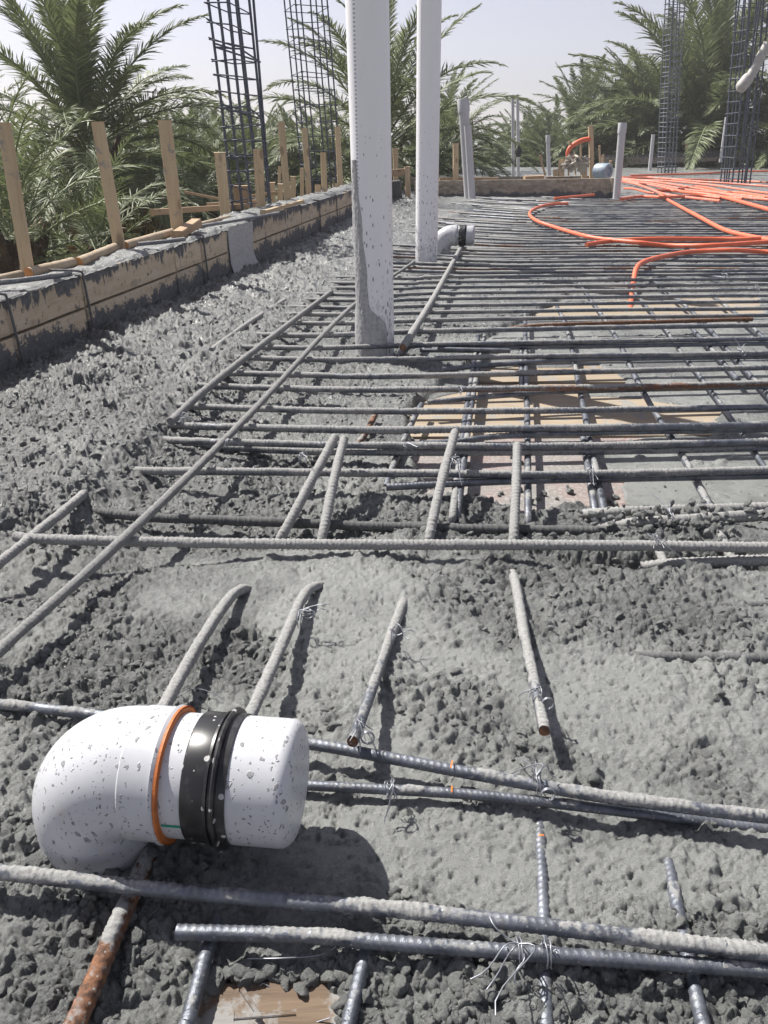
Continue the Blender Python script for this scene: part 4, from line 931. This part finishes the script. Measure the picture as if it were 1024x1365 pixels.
# beams and logs outside the form
def beam(a, b, wpx, label, Y, name='timber_beam', mat='beam', Yb=None):
    p, q_ = PY(*a, Y), PY(*b, Yb or Y); w = wpx / FPX * depth(p); return timber(name, p, q_, w * .6, w, M[mat], label, 'beam', 'loose beams outside the left form')
Y3 = P(238, 313, ZT)[1]; Y5 = P(348, 279, ZT)[1]
beam((203, 283), (352, 273), 8, 'long horizontal beam passing behind the third stake', Y3 + .5, Yb=Y5 + .6)
beam((276, 273), (352, 268), 5, 'thin horizontal beam just above the long one behind the blue column', Y5 + .5)
beam((246, 256), (296, 266), 3.5, 'thin slanting pole left of the splintered stake', Y5 + 1.2)
beam((330, 262), (372, 256), 4, 'short board crossing outside the blue rebar column', Y5 + 1.)
def log(a, b, wpx, label, z=ZT + .018, ends=True):
    p, q_ = P(*a, z), P(*b, z); r = wpx / FPX * depth(p) / 2; n = 14; pts = p + (q_ - p) * np.linspace(0, 1, n)[:, None]; d = unit(q_ - p)
    t = empty('log', (p + q_) / 2 - [0, 0, r], label, 'log', 'peeled logs outside the left form')
    V, q4, *_ = ring_tube(pts, r * (1 + .08 * RNG.random(n)), 14); MB().add(V, q4).build('shaft', M['log'], t)
    for k, (e, rg) in enumerate(((p, V[:14]), (q_, V[-14:]))):
        c = rg.mean(0) + d * (.004 if k else -.004); tri = [(0, 1 + (j + 1) % 14, 1 + j) if not k else (0, 1 + j, 1 + (j + 1) % 14) for j in range(14)]
        MB().add(np.vstack([c, rg]), t=tri).build('cut_end', M['cutend'], t)
    return t
log((-60, 386), (28, 366), 13, 'peeled log at the left edge behind the first stake'); log((38, 364), (97, 350), 14, 'peeled log with orange cut end right of the first stake')
log((104, 350), (158, 328), 13, 'peeled log with wedge-cut orange end left of the second stake'); log((166, 328), (236, 308), 12, 'peeled log between the second and third stakes'); log((244, 306), (306, 290), 8, 'thin peeled log right of the third stake')
timber('timber_wedge', P(236, 314, ZT + .02), P(262, 297, ZT + .05), .05, .035, M['beam'], 'small pale timber wedge at the foot of the third stake', 'wedge')
timber('yellow_lath', F(fx(352), -.004, ZT + .035), F(fx(403), -.004, ZT + .035), .03, .022, M['stake_x'], 'yellow lath on top of the form right of the blue column', 'lath')
for pts, lab in (([(-30, 380), (30, 374), (95, 365)], 'dark bar lying on the ledge at the left edge'), ([(184, 326), (215, 323), (246, 319)], 'dark bar lying on the ledge near the third stake'), ([(262, 303), (320, 293), (372, 284)], 'dark muddy bar lying on the ledge before the blue column')):
    bar([P(a, b, ZT + .028) for a, b in pts], .008, lab, crust=.45)

# ------------------------------------------------------------------ middle timber form and what lies behind it
YM = P(700, 262)[1]
def fbrd(a, b, hpx, label, Y, mat='farboard', th=.05, name='form_board', cat='formwork board', Yb=None):
    p, q_ = PY(*a, Y), PY(*b, Yb or Y); h = hpx / FPX * depth(p); return timber(name, p - [0, 0, h / 2], q_ - [0, 0, h / 2], th, h, M[mat], label, cat, 'far formwork boards')
fbrd((553, 241.5), (815, 237.5), 25, 'long grey weathered board of the middle timber form', YM, Yb=YM - .1)
fbrd((586, 237), (664, 236.5), 7, 'reddish board lying along the left top of the middle form', YM + .35, mat='beam')
fbrd((548, 236.5), (800, 234), 8, 'second dark board standing behind the middle form', YM + 1.3)
timber('form_end_block', PY(817, 237, YM - .12), PY(817, 264, YM - .12), .09, .06, M['farboard'], 'short upright block closing the right end of the middle form', 'block', up=(1, 0, 0))
timber('plank_offcut', PY(699, 237.5, YM + .1), PY(723, 236.5, YM + .1), .16, .05, M['beam'], 'brown plank offcut resting on the middle form', 'plank')
timber('plank_offcut', PY(727, 236.8, YM + .1), PY(770, 235.6, YM + .1), .12, .02, M['oldwood'], 'thin flat plank offcut on the middle form near the debris', 'plank')
GP = 'posts in the debris heap'
for a in [(789, 232, 787.5, 168, 6, 'tall brown post at the debris heap, hose bent to it'), (748.5, 236, 748, 212, 7, 'short orange-brown post left of the crumpled sacks'), (779, 236, 779, 216.5, 6.5, 'short pale post right of the crumpled sacks'), (804, 230, 804, 206, 3.2, 'thin brown stake in front of the blue drum'),
          (741, 236, 740.5, 226, 6, 'squat grey post left of the debris heap'), (793, 237, 792, 226, 4, 'tiny white stake beneath the tall brown post'), (813, 224, 814, 214, 3.2, 'tiny pale peg above the blue drum'), (758, 230, 759, 188, 2.2, 'thin grey rod inside the hose arch'), (774.5, 212, 774, 191, 2.4, 'thin grey rod right of the hose arch'), (766, 212, 765.5, 204, 2.2, 'shortest grey rod under the hose arch'), (800, 214, 799, 194, 2.2, 'thin grey rod right of the tall brown post')]:
    stake(*a, grp=GP, Y=YM + .8, sink=.2)
beam((720, 207), (727, 234), 2.5, 'thin slanting lath left of the bluish short pipe', YM + .6)
mb = MB(); rr = np.random.default_rng(12)
for k in range(14):
    q_ = PY(755 + 24 * rr.random(), 213 + 7 * rr.random(), YM + .75); w = .04 + .07 * rr.random(); a, b, c = rotm(rr); mb.box(q_, a * w, b * w * .6, c * .012)
tag(mb.build('crumpled_sacks', M['paper'], smooth=False), 'heap of crumpled tan cement sacks between two short posts', 'sacks')
p_, q_ = PY(795, 228, YM + .5), PY(811, 228.5, YM + .35); mb = MB(); L_ = np.linalg.norm(q_ - p_); lathe(mb, p_, q_ - p_, [(0, .001), (0, .085), (.01, .095), (L_ * .5, .098), (L_, .098), (L_ + .01, .09), (L_ + .012, .06), (L_ - .01, .05), (L_ - .01, .001)], 24)
tag(mb.build('drum', M['bluegrey'], sharp=40), 'small blue-grey drum lying on its side at the debris heap', 'drum')
# far right boards of the slab edge
YF = 24.0
fbrd((800, 208), (958, 201.5), 12, 'far slab edge board behind the farther right rebar column', YF); fbrd((958.6, 200.5), (1110, 195), 13, 'far slab edge board at the right frame edge', YF)
stake(917, 204, 917, 188, 6, 'short brown post on the far slab edge between the right columns', Y=YF + .2, grp='posts at the far corner of the form', sink=.2)
# grey bent pipe on the far slab
b_ = P(836, 218); r_ = .11; pts = [b_ + k for k in np.array([(0, 0, 0.02), (.12, 0, .12), (.28, 0, .19), (.5, 0, .2), (.62, 0, .19)])]
mb = MB(); mb.tube(spline(pts, .03), r_, 16); lathe(mb, pts[-1], (1, 0, 0), [(-.06, r_), (-.06, r_ * 1.15), (.04, r_ * 1.15), (.04, r_ * .8)], 16)
tag(mb.build('bent_pipe', M['greypipe'], sharp=50), 'grey bent pipe end lying near the far slab edge', 'pipe')

# ------------------------------------------------------------------ orange conduits
def hose(pts, r, label, z=.045, z0=None, dusty=False, group='orange conduits over the bars'):
    c = [P(a, b, z + jit(.012)) for a, b in pts]
    if z0 is not None: c[0][2] = z0; c[1][2] = (z + z0) / 2
    if pts[-1][0] > 1030: c.append(c[-1] + unit(c[-1] - c[-2]) * 1.6)
    p = spline(c, .03 if r > .015 else .05); n = len(p); s = np.arange(n)
    mb = MB().tube(p, r * .78 * (1 + .05 * np.sin(s * 2.1)), 10)
    return tag(mb.build('conduit', M['hose_dusty' if dusty else 'hose']), label, 'conduit', group)
hose([(757, 271), (730, 273), (712, 279), (706, 286), (717, 295), (740, 303), (774, 313), (798, 318), (848, 323), (888, 327), (949, 327), (1016, 323), (1080, 318)], .018, 'orange conduit making a wide loop on the dense rows, left of the others')
hose([(782, 326), (814, 321.5), (868, 318.5), (949, 318.5), (1009, 318), (1080, 314)], .018, 'orange conduit branch lying against the upper side of the wide loop')
hose([(879, 258), (884, 262), (895, 269), (932, 289), (965, 306), (999, 315), (1040, 322), (1090, 330)], .021, 'thick orange conduit running diagonally from the bundle down to the right edge')
hose([(845, 378), (846, 366), (849, 357), (861, 348), (888, 341), (922, 335.5), (976, 333.5), (1016, 335.5), (1080, 338)], .017, 'short orange conduit end dipping down between the bars, nearest of all', z0=-.07)
hose([(875, 254), (898, 254.5), (922, 257), (955, 261), (982, 267.5), (1024, 279), (1090, 296)], .026, 'thick orange conduit crossing the right edge below the rebar column')
hose([(828, 265), (855, 262), (888, 263), (928, 261), (960, 264)], .022, 'orange conduit from the capped white pipe along the dense rows')
hose([(739, 264.5), (765, 262), (792, 259.5)], .018, 'short dull red conduit lying along the foot of the middle form')
hose([(841, 234), (915, 232), (962, 230), (996, 228.5), (1024, 228), (1080, 227)], .024, 'farthest orange conduit, reaching the right edge behind the rebar column')
hose([(832, 251), (846, 252), (861, 256), (872, 258)], .018, 'small curved orange conduit end at the left of the bundle')
for (y0, x1, y1, x2, y2, lab) in ((236, 900, 238, 1024, 243, 'topmost dusty conduit of the bundle fanning right from the capped pipe'), (237, 930, 241, 1080, 252, 'dusty conduit of the bundle, second from its top'), (238, 890, 241.5, 1010, 256, 'dusty conduit of the bundle passing under the rebar column'), (239, 880, 243, 985, 262, 'middle dusty conduit of the fanned bundle'),
                                 (240, 870, 244.5, 960, 258, 'dusty conduit of the bundle, just below its middle'), (241, 868, 247, 930, 259, 'second lowest dusty conduit of the fanned bundle'), (242, 860, 249, 900, 262, 'lowest dusty conduit of the fanned bundle')):
    hose([(829 + jit(3), y0), ((829 + x1) / 2, (y0 + y1) / 2 + jit(1.2)), (x1, y1 + jit(1)), ((x1 + x2) / 2, (y1 + y2) / 2 + jit(2)), (x2, y2 + jit(1)), (x2 + 60, y2 + 6)], .021, lab, dusty=True, group='dusty conduits of the fanned bundle')
hose([(905, 252), (925, 249), (945, 251), (965, 256), (985, 257), (1020, 262), (1080, 270)], .024, 'wavy orange conduit lying on top of the fanned bundle')
c = [PY(757.5, 210, YM + .8), PY(757, 204, YM + .8), PY(760, 197, YM + .8), PY(767, 191.5, YM + .8), PY(776, 187, YM + .8), PY(787, 185, YM + .8)]
tag(MB().tube(spline(c, .02), .030, 10).build('conduit', M['hose']), 'orange conduit arching up to the tall brown post', 'conduit', 'orange conduits over the bars')

# ------------------------------------------------------------------ rebar columns
def cage(base, topp, w, l, yaw, nx, ny, label, mat, rb, nst, extra=None, over=1.35, group='rebar column cages', st_r=None, wob=.01):
    base, topp = np.asarray(base, float), np.asarray(topp, float); t = empty('rebar_column', base, label, 'rebar column', group); rr = np.random.default_rng(int(base[1] * 1000))
    full = base + (topp - base) * over; ex = np.array([math.cos(yaw), math.sin(yaw), 0]); ey = np.array([-math.sin(yaw), math.cos(yaw), 0])
    per = [(i / (nx - 1) * 2 - 1, s) for i in range(nx) for s in (-1, 1)] + [(s, j / (ny - 1) * 2 - 1) for j in range(1, ny - 1) for s in (-1, 1)]
    for u, v in per:
        o_ = ex * u * w / 2 + ey * v * l / 2; e = rr.normal(size=3) * [wob, wob, 0]; m_ = rr.normal(size=3) * [wob, wob, 0] * .6
        MB().tube(spline([base + o_ - [0, 0, .05], (base + full) / 2 + o_ + m_, full + o_ + e + [0, 0, rr.random() * .1]], .15), rb, 7).build('vertical_bar', mat, t)
    st_r = st_r or rb * .55; L = np.linalg.norm(full - base)
    for k in range(int(nst * over)):
        z = (k + .5) / nst / over + rr.normal() * .003; c = base + (full - base) * z; k1 = rb + st_r; tl = rr.normal() * .010
        cs = [c + ex * su * (w / 2 + k1) + ey * sv * (l / 2 + k1) + np.array([0, 0, su * tl + rr.normal() * .006]) for su, sv in ((-1, -1), (1, -1), (1, 1), (-1, 1), (-1, -1))]
        cs = cs + [cs[0] + (cs[2] - cs[0]) * .12]
        mb = MB()
        for a, b in zip(cs[:-1], cs[1:]): mb.tube([a, b], st_r, 6)
        mb.build('stirrup', mat, t)
    return t
# near left column, standing on the form ledge
bA = P(327, 281, ZT); tA = PY(299, 0, bA[1] + .16)
cA = cage(bA + [.02, .16, 0], tA + [.02, 0, 0], .13, .34, R(-12), 3, 3, 'near left rebar column of dark blue steel rising above the stakes', M['cage'], .0085, 13, over=1.5, st_r=.004)
q1 = P(361, 276, ZT); q2 = PY(338, 0, q1[1])
MB().tube([q1 - [0, 0, .05], q1 + (q2 - q1) * 1.5], .0085, 8).build('outrigger_bar', M['cage'], cA)
for (ax_, ay_, bx_, by_) in ((288, 63, 346, 82), (298, 144, 351, 159), (307, 211, 358, 223)):
    zq = PY(bx_, by_, q1[1]); k = PY(ax_, ay_, bA[1] + .0); m2 = k + np.array([.10, .30, .02]); m3 = zq + [.0, .05, .0]
    mb = MB()
    for a, b in ((k, zq), (k, m2), (m2, m3), (k + [0, 0, .018], zq * .35 + k * .65 + [0, 0, .02])): mb.tube([a, b], .0055, 7)
    mb.build('outrigger_stirrup', M['cage'], cA)
# farther left column
bB = P(430, 250, ZT * .6); tB = PY(407, 0, bB[1])
cage(bB, tB, .36, .5, R(18), 3, 3, 'farther left rebar column with widely spaced rings, before the palms', M['cage'], .009, 12, over=1.4, st_r=.0045)
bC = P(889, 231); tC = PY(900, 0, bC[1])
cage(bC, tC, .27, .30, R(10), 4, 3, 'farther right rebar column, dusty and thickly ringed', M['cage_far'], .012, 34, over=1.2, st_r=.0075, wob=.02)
bD = P(980, 246); tD = PY(1004, 0, bD[1])
cage(bD, tD, .31, .36, R(8), 4, 4, 'nearer right rebar column at the frame edge, bundled bars with pale wires', M['cage'], .0125, 16, over=1.25, st_r=.0065, wob=.035)
# pale rounded pipe end hanging on it
c = [PY(983, 121, bD[1] - .25), PY(988, 116, bD[1] - .25), PY(996, 106, bD[1] - .25), PY(1006, 92, bD[1] - .25), PY(1015, 74, bD[1] - .25), PY(1024, 58, bD[1] - .25)]
p = spline(c, .02); u = np.linspace(0, 1, len(p)); r = np.interp(u, [0, .02, .05, .1, .28, .32, .36, 1], [.02, .055, .08, .09, .09, .085, .07, .068])
tag(MB().tube(p, r, 20).build('pipe_end', M['bag'], sharp=50), 'pale rounded pipe end hanging slantwise on the nearer right rebar column', 'pipe')

# ------------------------------------------------------------------ date palms
def frond(mb, base, L, az, elev, droop, nl, rr, mi=0, lw=.025, ll=.36, twist=0.):
    n = 20; t = np.linspace(0, 1, n); th = elev - droop * t ** 1.6
    ds = L / (n - 1); rad = np.concatenate([[0], np.cumsum(np.cos(th[:-1]) * ds)]); zz = np.concatenate([[0], np.cumsum(np.sin(th[:-1]) * ds)])
    side_dev = twist * t ** 2 * L * .25
    h = np.array([math.cos(az), math.sin(az), 0]); s = np.array([-math.sin(az), math.cos(az), 0])
    p = base + h * rad[:, None] + np.array([0, 0, 1.]) * zz[:, None] + s * side_dev[:, None]
    V, q, *_ = ring_tube(p, .020 * (L / 3.) * (1 - .85 * t) + .003, 5, up=(0, 0, 1)); mb.add(V, q, mi=mi, tint=.8)
    T = unit(np.gradient(p, axis=0)); S = unit(np.cross(T, (0, 0, 1.)) + 1e-6); U = np.cross(S, T)
    k = np.arange(nl * 2); u = .14 + .86 * (k // 2 + rr.random(len(k)) * .6) / nl; u = np.clip(u, 0, .995); sd = np.where(k % 2 == 0, 1., -1.)
    f = u * (n - 1); i0 = np.minimum(f.astype(int), n - 2); w = (f - i0)[:, None]
    bp = p[i0] * (1 - w) + p[i0 + 1] * w; tt = T[i0]; s_ = S[i0] * sd[:, None]; uu = U[i0]
    le = ll * (L / 3.) ** .5 * (np.sin(np.clip(u, 0, 1) * math.pi * .86 + .32) * .9 + .12) * (.85 + .3 * rr.random(len(k)))
    fwd = .72 + .85 * u; v = .34 + .25 * rr.random(len(k)) - .1
    d = unit(tt * fwd[:, None] + s_ + uu * (v * np.where(rr.random(len(k)) < .3, -.5, 1.))[:, None] + rr.normal(size=(len(k), 3)) * .13)
    wd = unit(np.cross(d, uu + rr.normal(size=(len(k), 3)) * .4)) * (lw / 2 * (L / 3.) ** .3)
    mid = bp + d * (le * .5)[:, None] - np.array([0, 0, 1.]) * (le * .04)[:, None]; tip = bp + d * (le * .97)[:, None] - np.array([0, 0, 1.]) * (le * .17)[:, None]
    VV = np.stack([bp - wd * .5, bp + wd * .5, mid + wd, mid - wd, tip], 1).reshape(-1, 3); b = np.arange(len(k)) * 5
    tint = np.repeat(rr.random(len(k)) * .7, 5)
    mb.add(VV, np.stack([b, b + 1, b + 2, b + 3], 1), np.stack([b + 3, b + 2, b + 4], 1), mi=mi, tint=tint)
def crown_mesh(seed, n, L, nl, dead=.12, lo=-40, hi=84, lw=.020, az0=None):
    rr = np.random.default_rng(seed); mb = MB()
    for k in range(n):
        f = (k + .5) / n; az = k * 2.39996 + rr.normal() * .15
        e = R(hi - (hi - lo) * f ** 1.05 + rr.normal() * 6); d = R(32 + 34 * rr.random() + 22 * f)
        if f > .75: d *= .6
        Lk = L * (.72 + .3 * math.sin(min(1, f * 1.4 + .25) * math.pi * .5) * rr.uniform(.85, 1.1))
        b = np.array([math.cos(az), math.sin(az), 0]) * .12 * f + np.array([0, 0, .25 - .5 * f])
        frond(mb, b, Lk, az, e, d, nl, rr, mi=1 if f > 1 - dead and rr.random() < .8 else 0, lw=lw, twist=rr.normal() * .5)
    return mb
def trunk_mesh(h, r, seed):
    rr = np.random.default_rng(seed); n = int(h / .035); z = np.linspace(-h, .05, n); seg = 30
    pts = np.stack([.05 * np.sin(z * .7 + seed), .04 * np.cos(z * .9), z], 1); pts[:, :2] -= pts[-1, :2]
    def rf(TH, SS, N, r_, p_):
        a = TH * 8 / (2 * math.pi); row = np.floor(SS / .16); sc = (a + row * .5) % 1; ph = (SS / .16) % 1
        boot = np.clip(1 - np.abs(sc - .5) * 2.3, 0, 1) * ph
        topf = sstep(h - 1.1, h - .2, SS)
        return r * (1 + .12 * np.sin(SS * 9) * .3) + boot * (.05 + .11 * topf) + .02 * _h(np.floor(a + row * .5), row, seed)
    V, q, *_ = ring_tube(pts, r, seg, rfun=rf); mb = MB().add(V, q)
    for k in range(26):                       # cut leaf bases below the crown
        a = k * 2.4; zz = -.1 - k * .032; d = np.array([math.cos(a), math.sin(a), 0]); b = np.array([0, 0, zz]) + d * r * .8
        mb.tube([b, b + d * .13 + [0, 0, .12], b + d * .22 + [0, 0, .30]], np.array([.05, .04, .028]), 5)
    return mb
def palm(loc, seed, label, n=46, L=3.0, nl=70, group='date palms beyond the slab', src=None, yaw=0., sc=1., mat='leaf', r=.2, lw=.020, **kw):
    loc = np.asarray(loc, float); t = empty('date_palm', (loc[0], loc[1], -3.6), label, 'palm tree', group)
    h = loc[2] + 3.6
    if src is None:
        c = crown_mesh(seed, n, L, nl, lw=lw, **kw).build('crown', [M[mat], M['dead']], None, np.zeros(3)); c.location = (0, 0, h); c.parent = t
    else:
        c = src.copy(); COL.objects.link(c); c.parent = t; c.location = (0, 0, h)
    c.rotation_euler = (0, 0, yaw); c.scale = (sc, sc, sc)
    for k in ('label', 'category', 'group'):
        if k in c: del c[k]
    tr = trunk_mesh(h, r, seed).build('trunk', M['trunk'], None, np.zeros(3)); tr.location = (0, 0, h); tr.parent = t
    return c
k1 = palm(PY(118, 205, 10.5), 11, 'large date palm behind the second stake, its shaggy crown filling the upper left', n=68, L=2.2, nl=125, r=.24, yaw=.4, hi=88, lo=-60, dead=.26)
k2 = palm(PY(508, 200, 13.5), 23, 'tall date palm behind the big riser pipe with fronds reaching over the left columns', n=48, L=2.5, nl=120, yaw=1.0, dead=.06, lo=-25)
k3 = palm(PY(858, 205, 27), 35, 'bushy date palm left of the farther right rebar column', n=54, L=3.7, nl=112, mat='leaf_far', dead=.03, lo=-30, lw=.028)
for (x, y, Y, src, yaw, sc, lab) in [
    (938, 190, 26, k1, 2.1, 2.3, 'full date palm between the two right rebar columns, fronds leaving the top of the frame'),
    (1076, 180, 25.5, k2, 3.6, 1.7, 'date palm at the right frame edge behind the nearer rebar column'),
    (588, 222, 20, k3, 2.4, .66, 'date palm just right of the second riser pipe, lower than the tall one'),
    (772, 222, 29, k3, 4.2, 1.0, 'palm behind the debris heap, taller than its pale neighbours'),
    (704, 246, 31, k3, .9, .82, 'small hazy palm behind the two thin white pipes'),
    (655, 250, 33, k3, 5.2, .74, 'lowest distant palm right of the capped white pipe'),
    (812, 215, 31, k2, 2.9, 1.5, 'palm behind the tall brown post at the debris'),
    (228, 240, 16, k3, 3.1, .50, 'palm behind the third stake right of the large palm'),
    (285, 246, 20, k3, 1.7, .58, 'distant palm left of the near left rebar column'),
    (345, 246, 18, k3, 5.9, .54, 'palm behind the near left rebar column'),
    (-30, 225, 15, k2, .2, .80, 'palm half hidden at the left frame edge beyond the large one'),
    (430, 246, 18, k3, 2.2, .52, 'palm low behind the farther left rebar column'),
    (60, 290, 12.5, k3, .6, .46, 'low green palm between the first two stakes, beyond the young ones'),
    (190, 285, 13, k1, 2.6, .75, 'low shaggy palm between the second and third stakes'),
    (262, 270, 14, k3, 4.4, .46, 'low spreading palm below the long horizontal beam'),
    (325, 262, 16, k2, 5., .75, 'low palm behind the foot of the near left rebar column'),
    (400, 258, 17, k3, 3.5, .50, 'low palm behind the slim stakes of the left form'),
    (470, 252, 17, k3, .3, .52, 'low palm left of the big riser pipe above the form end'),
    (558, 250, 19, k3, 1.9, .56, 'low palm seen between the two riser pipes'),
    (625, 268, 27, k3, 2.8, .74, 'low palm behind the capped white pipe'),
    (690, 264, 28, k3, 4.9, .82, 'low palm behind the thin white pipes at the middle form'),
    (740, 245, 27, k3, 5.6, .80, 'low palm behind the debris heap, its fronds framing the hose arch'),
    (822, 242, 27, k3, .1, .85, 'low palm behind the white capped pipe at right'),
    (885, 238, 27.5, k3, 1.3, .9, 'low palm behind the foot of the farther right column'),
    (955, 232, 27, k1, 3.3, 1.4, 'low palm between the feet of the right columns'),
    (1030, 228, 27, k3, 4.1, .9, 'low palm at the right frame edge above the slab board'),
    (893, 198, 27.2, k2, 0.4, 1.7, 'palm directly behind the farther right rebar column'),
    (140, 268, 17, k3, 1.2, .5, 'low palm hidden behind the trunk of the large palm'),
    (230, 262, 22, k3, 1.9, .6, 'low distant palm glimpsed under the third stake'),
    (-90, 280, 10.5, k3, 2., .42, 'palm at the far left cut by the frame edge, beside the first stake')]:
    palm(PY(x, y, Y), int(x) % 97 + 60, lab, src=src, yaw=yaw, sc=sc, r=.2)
palm(PY(20, 330, 6.8), 48, 'young palm close outside the form at the left edge, fronds below the stakes', n=24, L=1.4, nl=56, hi=80, lo=-10, dead=0., r=.12, lw=.016)
palm(PY(135, 345, 7.6), 49, 'young low palm just left of the second stake', n=22, L=1.1, nl=50, hi=80, lo=0, dead=0., r=.1, lw=.014, yaw=1.)

# ------------------------------------------------------------------ dusty air
hz = bpy.data.materials.new('dusty air'); hz.use_nodes = True; nt = hz.node_tree; nt.nodes.clear()
vo = nt.nodes.new('ShaderNodeVolumePrincipled'); vo.inputs['Color'].default_value = (.96, .95, .97, 1); vo.inputs['Density'].default_value = .0020; vo.inputs['Anisotropy'].default_value = .3
mo = nt.nodes.new('ShaderNodeOutputMaterial'); nt.links.new(vo.outputs[0], mo.inputs['Volume'])
mb = MB(); mb.box((0, 12, 1.2), (910, 0, 0), (0, 930, 0), (0, 0, 5.9)); o = mb.build('haze', hz, smooth=False); o['kind'] = 'stuff'
